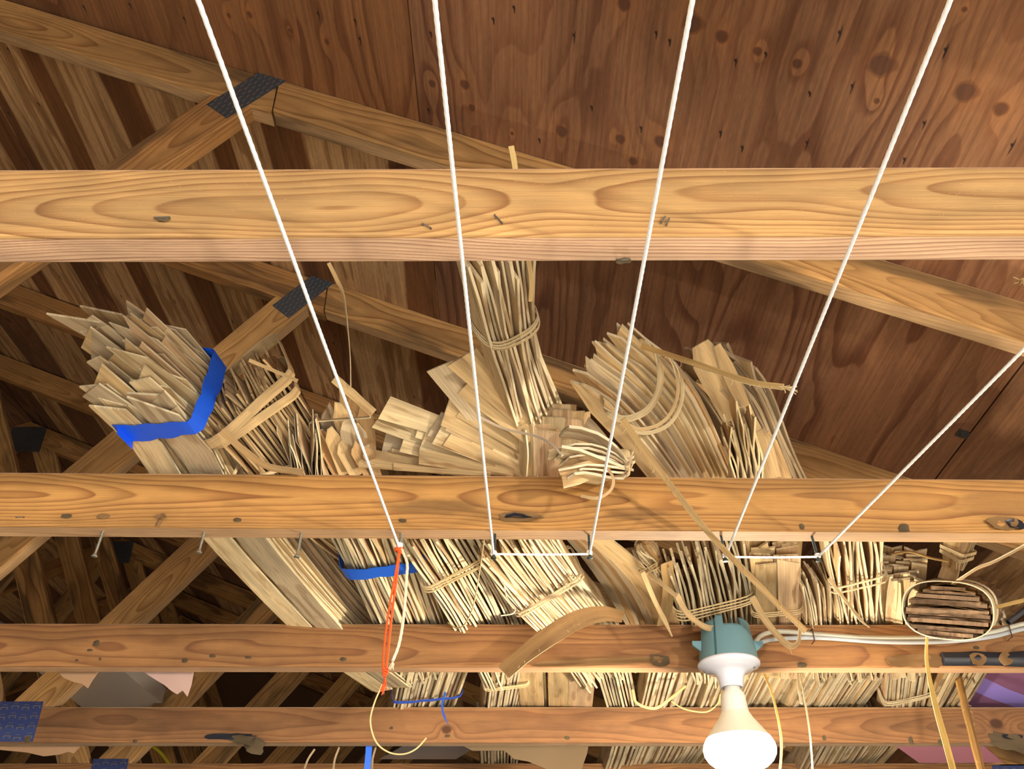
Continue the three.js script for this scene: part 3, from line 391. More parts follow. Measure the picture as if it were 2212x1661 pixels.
pile(22, 'loose_splints', 'broad flat splints standing up behind the frayed splint tail', [[1512, 742, 0.88, 1590, 900, 0.83, 0.055], [1548, 745, 0.875, 1640, 950, 0.81, 0.024, 0.4], [1655, 935, 0.80, 1700, 1035, 0.765, 0.022], [1640, 930, 0.80, 1672, 1032, 0.765, 0.03], [1600, 880, 0.80, 1598, 1026, 0.755, 0.02]], { tints: ['tan', 'cream', 'grey'], tip: 0.5, taper: 0.8 });
{ const g = thing('splint_strip', 'curled flat splint end hanging over the face of the second joist', 'splint', PD(1262, 1025, 1.19)), P = curve([PD(1320, 1005, 1.21), PD(1290, 1010, 1.195), PD(1250, 1022, 1.185), PD(1214, 1030, 1.19)].map((p) => p.sub(g.position))).getPoints(10); mesh('strip', strip(P, P.map((_, i) => V(0.25, 1, 0.45 - i * 0.05)), (u) => lerp(0.018, 0.034, u), 0.002, FACE.tan, EDGE, { cup: 0.2 }), SPL[1], g); }
{ const g = thing('splint_strip', 'pale flat splint flaring up from the string-tied small bundle', 'splint', PD(1275, 925, 1.25)), P = curve([PD(1325, 985, 1.22), PD(1295, 950, 1.24), PD(1262, 920, 1.25)].map((p) => p.sub(g.position))).getPoints(8); mesh('strip', strip(P, P.map(() => V(1, 0.5, 0.2)), (u) => lerp(0.012, 0.034, u), 0.002, FACE.grey, EDGE, { cup: 0.1, slant1: 0.01 }), SPL[1], g); }
// ---------------------------------------------------------------- bundles between the second and third joists
const L3 = (o) => bundle(o);
L3({ seed: 32, label: 'splint bundle bound with blue tape under the second joist, behind the orange cord', spine: spine(0.74, [795, 1110, 0.745], [842, 1225, 0.742], [890, 1345, 0.742], [920, 1440, 0.742]), n: 25, cols: 1, w: 0.06, pitch: 0.0058, roll: 84, jit: 0.02, tint: 'warm', round: 0.3, tapes: [{ y: 1192, w: 0.043, a0: 1.2, arc: 1.0, c: [0.01, 0.13, 0.75] }] });
L3({ seed: 33, label: 'splint bundle with round strand tie, right of the blue-taped one under the joist', spine: spine(0.74, [930, 1130, 0.75], [990, 1225, 0.742], [1055, 1345, 0.742], [1090, 1440, 0.742]), n: 21, cols: 1, w: 0.065, pitch: 0.0063, roll: 66, jit: 0.03, tint: 'light', point: 0.5, ties: [{ y: 1200, turns: 4, r: 0.0016, gap: 0.006, tilt: 0.012 }] });
L3({ seed: 34, label: 'dense bundle of thin splints with a flat hoop, above the curling brown splint', spine: spine(0.74, [1095, 1150, 0.752], [1170, 1250, 0.742], [1250, 1345, 0.74], [1310, 1440, 0.74]), n: 30, cols: 1, w: 0.06, pitch: 0.0049, roll: 70, jit: 0.03, tint: 'light', ties: [{ y: 1255, turns: 3, w: 0.006, gap: 0.006, tilt: 0.015, tint: 'pink' }] });
L3({ seed: 35, label: 'sheaf of broad grey splints bending in a smooth arc under the second joist', spine: spine(0.77, [1215, 1110, 0.80], [1300, 1185, 0.785], [1372, 1275, 0.76], [1412, 1360, 0.745], [1430, 1450, 0.742]), n: 7, cols: 1, w: 0.062, pitch: 0.007, th: 0.0026, roll: 18, shear: -0.019, jit: 0.02, tint: 'grey', sc: [1.05, 1.1, 0.9, 0.6, 0.6], wob: 0.002 });
L3({ seed: 36, label: 'bunch of thin splint ends gathered by a string, below the second joist', spine: spine(0.745, [1370, 1180, 0.775], [1395, 1205, 0.755], [1412, 1232, 0.735]), n: 12, cols: 2, w: 0.016, pitch: 0.005, roll: 80, jit: 0.02, tint: 'light', sc: [1.3, 0.9, 0.4], scw: [1.6, 1, 0.5], point: 0.8, ties: [{ t: 0.9, turns: 3, r: 0.0014, gap: 0.004 }], splay: 0.02, lift: 0.02 });
L3({ seed: 37, label: 'barrel-shaped splint bundle with four thin hoops, directly above the light fixture', spine: spine(0.745, [1512, 1180, 0.757], [1530, 1250, 0.75], [1545, 1345, 0.747], [1560, 1440, 0.747]), n: 24, cols: 1, w: 0.07, pitch: 0.0065, roll: 80, jit: 0.012, jin: 0.02, bevel: -0.04, tint: 'light', wob: 0.0025, point: 0.6, round: 0.3, ties: [{ y: 1272, turns: 4, r: 0.0017, gap: 0.011, tilt: 0.008 }] });
L3({ seed: 38, label: 'wide flat-faced splint bundle behind the long hanging splint', spine: spine(0.74, [1668, 1165, 0.75], [1672, 1250, 0.742], [1676, 1345, 0.742], [1680, 1440, 0.742]), n: 12, cols: 2, w: 0.042, pitch: 0.0052, roll: 0, jit: 0.01, bevel: -0.05, tint: 'light', point: 0.1, ties: [{ y: 1290, turns: 3, r: 0.0013, gap: 0.006 }] });
L3({ seed: 39, label: 'short low bundle of notched splints between two taller tied bundles', spine: spine(0.735, [1752, 1235, 0.74], [1760, 1290, 0.735], [1766, 1345, 0.735], [1775, 1440, 0.735]), n: 15, cols: 1, w: 0.055, pitch: 0.0046, roll: 70, jit: 0.015, tint: 'warm', point: 0.6, bevel: 0.05 });
L3({ seed: 40, label: 'upright bundle of wavy splints with loose flat ties, right of the last string screw', spine: spine(0.74, [1832, 1140, 0.75], [1842, 1235, 0.742], [1852, 1345, 0.742], [1862, 1440, 0.742]), n: 19, cols: 1, w: 0.06, pitch: 0.005, roll: 82, jit: 0.02, tint: 'warm', wob: 0.0035, ties: [{ y: 1225, turns: 2, w: 0.007, gap: 0.016, tilt: 0.01, loose: 0.004 }] });
// a barrel of curved splints, and a curled bundle whose layered end faces the camera
{
  const barrel = (seed, label, c, axis, rad, len, n, arc0, arc1, tint) => {
    const r = rng(seed), g = thing('splint_roll', label, 'bundle', c, 'bundles of wood splints stored on the joists'), A = axis.clone().normalize(), X = V().crossVectors(A, V(0, 1, 0)).normalize(), Y = V().crossVectors(X, A);
    for (let i = 0; i < n; i++) { const rr = rad * (1 - i / n * 0.85), a0 = arc0 + r() * 0.35, a1 = arc1 - r() * 0.5, P = [], dz = (r() - 0.5) * len * 0.12; for (let k = 0; k <= 16; k++) { const a = lerp(a0, a1, k / 16) * Math.PI; P.push(X.clone().multiplyScalar(Math.cos(a) * rr * 1.15).addScaledVector(Y, Math.sin(a) * rr * 0.85).addScaledVector(A, dz)); } mesh('splint', strip(P, P.map(() => A), len * (0.85 + 0.2 * r()), 0.0022, jcol(FACE[TINTS[tint][Math.floor(r() * TINTS[tint].length)]], r), jcol(EDGE, r), { u0: r() * 3, v0: r() }), SPL[Math.floor(r() * 4)], g); }
    return g;
  };
  bundle({ seed: 41, label: 'rounded splint bundle cut square at its near end, beside the curled bundle', spine: spine(0.755, [1945, 1215, 0.765], [1942, 1290, 0.75], [1945, 1345, 0.745], [1950, 1430, 0.745]), n: 12, cols: 3, w: 0.03, pitch: 0.0068, roll: 12, jit: 0.008, jin: 0.012, tint: 'light', round: 0.65, cup: 0.1, point: 0.1, ties: [{ y: 1318, turns: 1, w: 0.008 }, { y: 1328, turns: 1, w: 0.006 }] });
  bundle({ seed: 42, label: 'curled splint bundle hanging low at the right, its layered end facing the camera', spine: [PD(2046, 1318, 1.69), PD(2056, 1312, 1.76), PD(2072, 1302, 1.84), PD(2090, 1288, 1.94)], n: 15, cols: 1, w: 0.142, pitch: 0.0062, th: 0.0057, roll: 15, jit: 0.004, jin: 0.012, tint: 'dark', round: 0.96, cup: 0.16, point: 0, rag: 0.04, lift: 0.0012, splay: 0.002, wob: 0.0006, even: 1, edge: [0.27, 0.18, 0.115], ties: [{ t: 0.11, turns: 1, w: 0.07, th: 0.002, tint: 'cream' }, { t: 0.35, turns: 2, w: 0.006, gap: 0.01 }] });
  bundle({ seed: 43, label: 'small downward-pointing splint end tied with pale strands, right of the tall bundles', spine: spine(0.75, [2078, 1150, 0.79], [2070, 1185, 0.765], [2058, 1222, 0.745]), n: 8, cols: 1, w: 0.035, pitch: 0.006, th: 0.002, roll: 60, jit: 0.03, tint: 'warm', sc: [1.2, 1, 0.4], scw: [1.2, 1, 0.5], ties: [{ t: 0.6, turns: 2, w: 0.007, gap: 0.012 }] });
}
// ---------------------------------------------------------------- bundles between the third and fourth joists, and beyond
const L4 = (seed, label, x0, x1, n, o = {}) => { const cx = (x0 + x1) / 2, sl = o.sl ?? 0; return bundle({ seed, label, spine: [[cx - sl * 3, 1345, o.h ?? 0.745], [cx - sl, 1440, o.h ?? 0.743], [cx, 1490, o.h ?? 0.74], [cx + sl, 1535, o.h ?? 0.74], [cx + sl * 2, 1580, o.h ?? 0.74]].map(S3()), n, cols: o.cols ?? 1, w: o.w ?? 0.06, pitch: (x1 - x0) / FPX * 2.35 / n / (o.cols && o.roll < 30 ? 3 : 1), th: o.th, roll: o.roll ?? 82, jit: 0.02, tint: o.tint ?? 'light', K: 8, wob: 0.0005, splay: 0.004, lift: 0.002, ...o.more }); };
L4(51, 'splint bundle wrapped in narrow blue tape, lower left below the third joist', 845, 990, 18, { sl: -14, more: { tapes: [{ y: 1478, w: 0.018, a0: 1.2, arc: 1.0, c: [0.01, 0.11, 0.7] }] } });
L4(52, 'tied splint bundle below the tip of the curling brown splint', 1040, 1128, 12, { sl: -8, tint: 'warm', more: { ties: [{ t: 0.38, turns: 3, r: 0.0014, gap: 0.006 }] } });
L4(53, 'row of wide flat pale splints lying face down below the third joist', 1130, 1285, 4, { roll: 4, cols: 3, w: 0.06 });
L4(54, 'splayed bunch of rough splints beside the flat pale ones', 1300, 1372, 10, { sl: 12, tint: 'grey', more: { splay: 0.03, lift: 0.02, point: 0.8 } });
L4(55, 'leaning splint bundle with a curling loose tie, left of the bulb', 1375, 1500, 15, { sl: -14, tint: 'warm' });
L4(56, 'broad mass of leaning splints directly behind the bulb neck', 1495, 1690, 24, { sl: -22, tint: 'light', h: 0.75 });
L4(57, 'long leaning row of splints right of the bulb', 1690, 1885, 25, { sl: -30, tint: 'warm', h: 0.748 });
L4(58, 'upright splint bundle with wide flat hoops, lower right below the third joist', 1900, 2000, 13, { sl: -6, tint: 'light', more: { ties: [{ t: 0.5, turns: 3, w: 0.008, gap: 0.012, tilt: 0.006 }], round: 0.3 } });
L4(59, 'leaning splint bundle beside the lavender striped sheet', 2000, 2095, 12, { sl: -26, tint: 'warm' });
const L5 = (seed, label, x0, x1, n, sl, tint) => { const cx = (x0 + x1) / 2; return bundle({ seed, label, spine: [[cx - sl * 2, 1535, 0.745], [cx - sl * 0.7, 1600, 0.743], [cx, 1632, 0.74], [cx + sl, 1665, 0.74]].map(S3()), n, w: 0.06, pitch: (x1 - x0) / FPX * 2.95 / n, roll: 80, jit: 0.02, tint, K: 6, wob: 0.0005, splay: 0.003, lift: 0.002 }); };
L5(61, 'dim row of splints under the fourth joist, left of the glowing bulb', 1290, 1530, 26, -22, 'warm');
L5(62, 'dim row of splints under the fourth joist, right of the glowing bulb', 1700, 1925, 26, -30, 'warm');
L5(63, 'narrow dark splint bundle behind the torn brown paper', 1035, 1120, 12, 0, 'dark');

// ---------------------------------------------------------------- screws, strings and cords
const screwMat = std({ color: 0xa9a697, metalness: 0.75, roughness: 0.38 }), darkScrew = std({ color: 0x4c5350, metalness: 0.7, roughness: 0.45 }), stringMat = std({ color: 0xf4f4f0, roughness: 0.8 }), creamMat = std({ color: 0xe6d9b8, roughness: 0.9 }), orangeMat = std({ color: 0xff5a1c, roughness: 0.7 });
function screwGeo(len) {   // head down, thread upwards into the joist
  const prof = [[0, 0], [0.0042, 0.0003], [0.0045, 0.0012], [0.0026, 0.0042], [0.0017, 0.006], [0.0017, 0.014]].map(([r, y]) => new THREE.Vector2(r, y));
  const g = [new THREE.LatheGeometry(prof, 18)], shank = new THREE.CylinderGeometry(0.0014, 0.0014, len - 0.012, 10); shank.translate(0, 0.012 + (len - 0.012) / 2, 0); g.push(shank);
  const pts = []; for (let a = 0; a <= (len - 0.014) / 0.0016 * 10; a++) { const t = a / 10, th = t * 2 * Math.PI; pts.push(V(Math.cos(th) * 0.0019, 0.014 + t * 0.0016, Math.sin(th) * 0.0019)); }
  g.push(new THREE.TubeGeometry(new THREE.CatmullRomCurve3(pts), pts.length * 1.2 | 0, 0.0004, 4)); return mergeGeometries(g);
}
const HEADS = [[203, 1203], [429, 1195], [641, 1204], [862, 1194], [1066, 1207], [1274, 1207], [1568, 1213], [1769, 1213]];
const SL = ['steel screw farthest left under the second joist, nothing tied to it', 'steel screw under the second joist, second from the left, left of the large bundle', 'steel screw in front of the large splint bundle, under the second joist', 'steel screw holding the first string and the orange cord', 'dark screw where the second white string turns, left end of the first level run', 'dark screw at the right end of the first level string run', 'dark screw at the left end of the second level string run, near the long splint', 'dark screw farthest right, where the rightmost string turns up'];
const headP = HEADS.map(([x, y], i) => { const b = PD(x, y, 1.298 + 0.0147 * ((x - 1106) / 1500)), g = thing('screw', SL[i], 'screw', b, 'screws under the second joist'), top = CY + H + 0.012; const m = mesh('screw_body', screwGeo(top - b.y), i > 3 ? darkScrew : screwMat, g); m.rotation.z = [-0.10, -0.07, -0.06, -0.05, -0.05, 0, 0.06, 0.1][i]; m.rotation.x = 0.04; return b; });
function rope(pts, r, seg = 0, strands = 3, pitch = 0.009, samples = null) {   // twisted cord
  const cv = curve(pts), L = cv.getLength(), N = seg || Math.min(700, Math.max(24, Math.round(L / 0.0022))), R = 9, pos = [], uv = [], idx = [], fr = cv.computeFrenetFrames(N, false);
  for (let i = 0; i <= N; i++) { const p = cv.getPointAt(i / N), tw = i / N * L / pitch * 2 * Math.PI / strands; for (let k = 0; k <= R; k++) { const a = k / R * 2 * Math.PI, q = r * (1 + 0.08 * Math.cos(strands * (a + tw))); pos.push(...p.clone().addScaledVector(fr.normals[i], Math.cos(a) * q).addScaledVector(fr.binormals[i], Math.sin(a) * q).toArray()); uv.push(i / N, k / R); } }
  for (let i = 0; i < N; i++) for (let k = 0; k < R; k++) { const a = i * (R + 1) + k, b = a + R + 1; idx.push(a, a + 1, b, b, a + 1, b + 1); }
  const g = new THREE.BufferGeometry(); g.setAttribute('position', new THREE.Float32BufferAttribute(pos, 3)); g.setAttribute('uv', new THREE.Float32BufferAttribute(uv, 2)); g.setIndex(idx); g.computeVertexNormals(); return g;
}
const tubeP = (pts, r, seg = 40, rad = 6) => new THREE.TubeGeometry(curve(pts), seg, r, rad);
const wraps = (c, r, n, t) => { const P = []; for (let k = 0; k <= n * 14; k++) { const a = k / 14 * 2 * Math.PI; P.push(c.clone().add(V(Math.cos(a) * r, 0.001 + k / 14 * t * 1.6, Math.sin(a) * r))); } return P; };
const tailOf = (b, px, py) => { // a string running level towards the camera and on to the truss behind it
  const h = b.y - CY + 0.006, n = PH(px, py, h), d = n.clone().sub(b); const e = n.clone().addScaledVector(d, (0.575 - n.z) / (d.z || 1)); return [n, e]; };
{
  const r0 = 0.0019;
  const line = (label, path) => { const g = thing('white_string', label, 'string', path[0].clone(), 'white strings stretched under the joists'); return g; };
  const straight = (g, a, b, r, m, name = 'cord') => { const mid = a.clone().lerp(b, 0.5); mid.y -= 0.0008; return mesh(name, rope([a, mid, b].map((p) => p.clone().sub(g.position)), r), m, g); };
  const k = headP.map((b) => b.clone().add(V(0, 0.0075, 0)));
  let g = line('leftmost white string, tied off at the screw with the orange cord, frayed tail hanging', [k[3]]);
  { const [n, e] = tailOf(headP[3], 424, 0); straight(g, k[3], e, r0, stringMat); mesh('knot', tubeP(wraps(V(0, -0.0005, 0), 0.0032, 3, 0.0016), 0.0017, 60), stringMat, g);
    const c = g.position, t = [k[3].clone().add(V(0.003, -0.002, 0.003)), PD(879, 1215, 1.285), PD(878, 1250, 1.28), PD(872, 1330, 1.275), PD(862, 1390, 1.272), PD(848, 1428, 1.27)].map((p) => p.sub(c)); mesh('tail', rope(t, 0.0021), creamMat, g);
    const rr = rng(8), fr = []; for (let i = 0; i < 12; i++) { const a = t[5].clone(), b = PD(838 + rr() * 18, 1440 + rr() * 10, 1.27 + (rr() - 0.5) * 0.01).sub(c); fr.push(tubeP([a, a.clone().lerp(b, 0.5).add(V((rr() - 0.5) * 0.004, 0, 0)), b], 0.0005, 6, 4)); } const f = mesh('frayed_end', mergeGeometries(fr), creamMat, g); f.userData.kind = 'stuff'; }
  g = line('white string turning round two dark screws, second and third lines from the left', [k[4]]);
  { straight(g, k[4], tailOf(headP[4], 938, 0)[1], r0, stringMat); straight(g, k[4], k[5], 0.0016, stringMat); straight(g, k[5], tailOf(headP[5], 1498, 0)[1], r0, stringMat); for (const q of [4, 5]) mesh('knot', tubeP(wraps(headP[q].clone().sub(g.position).add(V(0, 0.006, 0)), 0.003, 3, 0.0011), 0.0014, 60), stringMat, g); }
  g = line('white string turning round the two rightmost screws, its last line slanting up right', [k[6]]);
  { straight(g, k[6], tailOf(headP[6], 2058, 0)[1], r0, stringMat); straight(g, k[6], k[7], 0.0016, stringMat); const h = 0.59, n = PH(2212, 752, h), d = n.clone().sub(k[7]), e = n.clone().addScaledVector(d, 0.55); straight(g, k[7], e, r0, stringMat); for (const q of [6, 7]) mesh('knot', tubeP(wraps(headP[q].clone().sub(g.position).add(V(0, 0.006, 0)), 0.003, 3, 0.0011), 0.0014, 60), stringMat, g); }
  const o = thing('orange_cord', 'bright orange twisted cord hanging doubled from the screw with the first string', 'cord', headP[3].clone());
  const oc = o.position, hp = [[862, 1196], [858, 1240], [850, 1300], [842, 1370], [836, 1430], [832, 1462]], dz = (x, i) => PD(x[0], x[1], 1.29 - 0.004 * i).sub(oc);
  mesh('cord', rope(hp.map(dz), 0.0017, 0, 3, 0.006), orangeMat, o); mesh('cord', rope(hp.map(([x, y], i) => dz([x - 4 + [3, 0, -3, -5, -4, 1][i], y], i + 0.6)), 0.0015, 0, 3, 0.006), orangeMat, o);
  mesh('knot', mergeGeometries([tubeP(wraps(V(0, 0.001, 0), 0.0052, 2, 0.0016), 0.0018, 50), tubeP(wraps(V(0.002, -0.003, 0.003), 0.003, 2, 0.0012), 0.0016, 40)]), orangeMat, o);
  mesh('knot', tubeP(wraps(dz([832, 1458], 5), 0.003, 2, 0.0022), 0.0014, 40), orangeMat, o);
  const rr = rng(19), fr = []; for (let i = 0; i < 9; i++) { const a = dz([832, 1462], 5), b = dz([821 + rr() * 14, 1486 + rr() * 16], 5 + rr()); fr.push(tubeP([a, a.clone().lerp(b, 0.5).add(V((rr() - 0.5) * 0.003, 0, 0)), b], 0.0007, 6, 4)); } const f = mesh('frayed_end', mergeGeometries(fr), orangeMat, o); f.userData.kind = 'stuff';
}
// ---------------------------------------------------------------- loose splints, strands and ties
const faceM = SPL;
function loose(name, label, cat, pts, w, o = {}) {
  const r = rng(o.seed ?? pts.length * 31), P0 = curve(pts).getPoints(o.K ?? 18), c = P0[0].clone(), P = P0.map((p) => p.sub(c)), g = thing(name, label, cat, c, o.group);
  const face = o.face ?? V(0.1, -0.5, 1), W = P.map((p, i) => { const T = P[Math.min(P.length - 1, i + 1)].clone().sub(P[Math.max(0, i - 1)]).normalize(), tw = (o.twist ?? 0) * i / P.length; return V().crossVectors(T, face).normalize().applyAxisAngle(T, tw + (o.turn ?? 0)); });
  mesh(o.part ?? 'strip', strip(P, W, typeof w === 'function' ? w : (u) => w * (1 + 0.05 * Math.sin(u * 20)) * (o.taper ? lerp(1, o.taper, u) : 1) * (o.tip ? lerp(1, 0.25, sstep(1 - o.tip, 1, u)) : 1), o.th ?? 0.0018, o.c ?? FACE.tan, o.e ?? EDGE, { cup: o.cup ?? 0 }), SPL[o.m ?? 0], g);
  if (o.hairs) { const hs = []; for (let i = 0; i < o.hairs; i++) { const k = Math.floor(r() * (P.length - 1)), a = P[k].clone().addScaledVector(W[k], (typeof w === 'number' ? w : 0.012) * 0.5 * (o.hairSide ?? (r() < 0.5 ? -1 : 1))), b = a.clone().add(V((r() - 0.5) * 0.01, -0.003 - r() * 0.007, (r() - 0.3) * 0.008)); hs.push(new THREE.TubeGeometry(curve([a, a.clone().lerp(b, 0.5).add(V(0.001, -0.001, 0)), b]), 5, 0.00035, 3)); } const m = mesh('torn_fibres', mergeGeometries(hs), STRAND, g); m.userData.kind = 'stuff'; }
  if (o.fray) { const hs = [], e = P[P.length - 1], T = e.clone().sub(P[P.length - 2]).normalize(); for (let i = 0; i < o.fray; i++) { const b = e.clone().addScaledVector(T, 0.006 + r() * 0.012).add(V((r() - 0.5) * 0.014, (r() - 0.5) * 0.014, (r() - 0.5) * 0.008)); hs.push(new THREE.TubeGeometry(curve([e.clone().addScaledVector(T, -0.008), e.clone().lerp(b, 0.4), b]), 5, 0.0007, 4)); } const m = mesh('frayed_end', mergeGeometries(hs), STRAND, g); m.userData.kind = 'stuff'; }
  return g;
}
const PDs = (D, ...p) => p.map(([x, y, d]) => PD(x, y, d ?? D));
loose('curling_splint', 'broad brown splint curling down across the face of the third joist', 'splint', PDs(1.75, [1345, 1333, 1.87], [1305, 1326, 1.82], [1250, 1338, 1.78], [1190, 1372, 1.74], [1135, 1412, 1.72], [1088, 1452, 1.71]), (u) => 0.03 * (0.72 + 0.5 * Math.sin(Math.min(1, u * 1.15) * 2.6)), { c: [0.33, 0.2, 0.085], e: [0.95, 0.85, 0.55], th: 0.0022, face: V(-0.15, -0.62, 0.75), turn: 0.45, hairs: 12, hairSide: -1, seed: 3, K: 24 });
loose('hanging_splint', 'long narrow splint hanging from the hooped bundle down past the second joist', 'splint', PDs(1.2, [1345, 905, 1.13], [1400, 985, 1.17], [1450, 1050, 1.20], [1530, 1150, 1.25], [1640, 1265, 1.32], [1740, 1363, 1.38]), 0.0085, { c: [0.52, 0.36, 0.17], e: [0.9, 0.78, 0.5], th: 0.0024, hairs: 30, seed: 4, K: 26, face: V(-0.3, -0.3, 1) });
loose('splint_tail', 'frayed splint tail sticking out right from the hooped bundle', 'splint', PDs(1.08, [1385, 748, 1.05], [1440, 765, 1.04], [1530, 795, 1.02], [1620, 825, 1.0], [1692, 836, 0.985]), 0.0075, { c: [0.66, 0.46, 0.2], th: 0.002, hairs: 22, fray: 10, seed: 5, K: 20 });
loose('splint_tail', 'short straight tie end sticking out right of the bark loop', 'splint', PDs(1.1, [538, 778, 1.08], [590, 800, 1.1], [643, 823, 1.12]), 0.005, { c: FACE.tan, seed: 6, K: 8 });
loose('thin_strand', 'thin strand hanging from the nearest joist down to the loose brown bundle', 'strand', PDs(1.0, [710, 568, 0.85], [728, 605, 0.88], [742, 640, 0.92], [752, 720, 1.02], [757, 780, 1.08], [758, 835, 1.12]), 0.0045, { c: FACE.tan, th: 0.0012, seed: 7, taper: 0.6, twist: 2 });
loose('splint_strip', 'pale slat propped above the brown bundle, left of the fan', 'splint', PDs(1.1, [722, 818, 1.1], [760, 850, 1.14], [806, 892, 1.2]), 0.013, { c: FACE.tan, seed: 8, K: 6 });
loose('splint_strip', 'upright splint tip poking above the nearest joist', 'splint', PDs(0.64, [1116, 385, 0.676], [1110, 345, 0.672], [1104, 316, 0.667]), 0.0058, { c: [0.75, 0.56, 0.26], seed: 9, K: 5 });
loose('splint_strip', 'straight strand rising beside the long narrow bundle to the nearest joist', 'splint', PDs(0.8, [1146, 650, 0.83], [1148, 610, 0.8], [1141, 560, 0.76]), 0.005, { c: [0.7, 0.52, 0.26], seed: 10, K: 6 });
loose('splint_loop', 'flat splint loop sagging below the barrel bundle, left of the junction box', 'splint', PDs(1.82, [1462, 1285, 1.72], [1485, 1325, 1.77], [1525, 1355, 1.8], [1560, 1354, 1.83]), 0.011, { c: FACE.tan, seed: 11, hairs: 6 });
loose('splint_loop', 'splint strip looping below the third joist top, right of the junction box', 'splint', PDs(1.8, [1625, 1290, 1.7], [1650, 1335, 1.74], [1685, 1378, 1.77], [1708, 1396, 1.78], [1724, 1388, 1.79], [1728, 1360, 1.79]), 0.012, { c: [0.62, 0.46, 0.26], seed: 12, twist: 0.8, hairs: 4 });
loose('splint_strip', 'flat splint standing between the arc sheaf and the barrel bundle', 'splint', PDs(1.75, [1440, 1215, 1.66], [1444, 1280, 1.75], [1432, 1350, 1.86]), 0.024, { c: [0.6, 0.42, 0.2], seed: 13, K: 8 });
loose('splint_strip', 'thin pointed strip hanging from the gathered splint ends', 'splint', PDs(1.7, [1388, 1236, 1.66], [1415, 1300, 1.72], [1438, 1345, 1.74], [1452, 1375, 1.75]), 0.009, { c: FACE.tan, tip: 0.25, seed: 14, K: 10 });
loose('splint_strip', 'narrow strip crossing from the gathered ends to the barrel bundle', 'splint', PDs(1.68, [1402, 1238, 1.66], [1430, 1262, 1.67], [1462, 1288, 1.68]), 0.008, { c: [0.62, 0.46, 0.27], seed: 15, K: 8 });
loose('splint_strip', 'thin pointed strip slanting in front of the wavy upright bundle', 'splint', PDs(1.7, [1790, 1250, 1.62], [1825, 1295, 1.68], [1860, 1340, 1.74], [1878, 1355, 1.76]), 0.006, { c: FACE.tan, tip: 0.2, seed: 16, K: 8 });
loose('splint_strip', 'long yellow splint hanging at the lower right past the fourth joist', 'splint', PDs(1.75, [2003, 1366, 1.74], [2002, 1430, 1.73], [2020, 1520, 1.72], [2042, 1600, 1.71], [2066, 1690, 1.70]), (u) => lerp(0.004, 0.0105, Math.min(1, u * 1.6)), { c: [0.8, 0.56, 0.18], e: [1, 0.85, 0.4], seed: 17, K: 16, twist: 0.5 });
loose('bark_strip', 'brown bark-edged strip hanging rightmost at the lower edge', 'splint', PDs(2.2, [2070, 1455, 2.3], [2085, 1520, 2.28], [2105, 1600, 2.26], [2128, 1690, 2.24]), 0.017, { c: [0.42, 0.23, 0.07], e: [0.6, 0.36, 0.12], th: 0.006, seed: 18, hairs: 30, cup: 0.3 });
loose('thin_strand', 'yellow strand hanging right beside the glowing bulb', 'strand', PDs(2.0, [1650, 1455, 2.2], [1668, 1500, 2.15], [1684, 1570, 2.1], [1688, 1620, 2.08], [1682, 1690, 2.06]), 0.0052, { c: [0.8, 0.55, 0.16], seed: 19, th: 0.0016 });
loose('thin_strand', 'white strand hanging right of the bulb, second from it', 'strand', PDs(2.0, [1728, 1455, 2.2], [1738, 1510, 2.15], [1750, 1590, 2.1], [1757, 1690, 2.06]), 0.0036, { c: [0.8, 0.72, 0.55], seed: 20, th: 0.0016 });
loose('thin_strand', 'short pale strand hanging behind the white strand', 'strand', PDs(2.2, [1722, 1455, 2.25], [1726, 1490, 2.22], [1731, 1520, 2.2]), 0.006, { c: [0.7, 0.62, 0.5], seed: 21, th: 0.0016, K: 6 });
loose('thin_strand', 'stiff strand slanting up right from the curled bundle to the second joist', 'strand', PDs(1.6, [2058, 1262, 1.68], [2110, 1228, 1.6], [2150, 1212, 1.55], [2225, 1172, 1.45]), 0.007, { c: [0.5, 0.36, 0.22], seed: 22 });
loose('splint_tail', 'yellow frayed splint end at the right edge, above the pale cable', 'splint', PDs(1.7, [2128, 1318, 1.75], [2165, 1308, 1.72], [2230, 1292, 1.68]), 0.007, { c: [0.78, 0.55, 0.22], seed: 23, hairs: 10 });
loose('splint_tail', 'frayed splint tip at the right edge below the nearest joist', 'splint', PDs(0.9, [2720, 700, 1.24], [2480, 640, 1.02], [2270, 612, 0.885], [2232, 606, 0.87], [2209, 607, 0.86]), 0.007, { c: [0.9, 0.72, 0.42], fray: 10, seed: 24, K: 6 });
loose('thin_strand', 'pale strand lying over the fan towards the folded sheaf', 'strand', PDs(1.2, [1030, 898, 1.15], [1090, 926, 1.16], [1150, 940, 1.15], [1185, 955, 1.14], [1215, 984, 1.13]), 0.0035, { c: [0.75, 0.62, 0.5], seed: 25, th: 0.0016 });
loose('thin_strand', 'thin tie string looping below the hanging small bundle', 'strand', PDs(1.18, [1312, 1010, 1.17], [1325, 1035, 1.16], [1318, 1060, 1.16], [1290, 1076, 1.16], [1255, 1071, 1.165]), 0.004, { c: [0.72, 0.52, 0.3], seed: 26, th: 0.0014 });
loose('splint_strip', 'flat tan strip slanting from the bark tie down to the second joist', 'splint', PDs(1.2, [478, 930, 1.18], [530, 975, 1.21], [580, 1008, 1.245], [655, 1020, 1.262]), 0.010, { c: [0.56, 0.38, 0.19], seed: 27 });
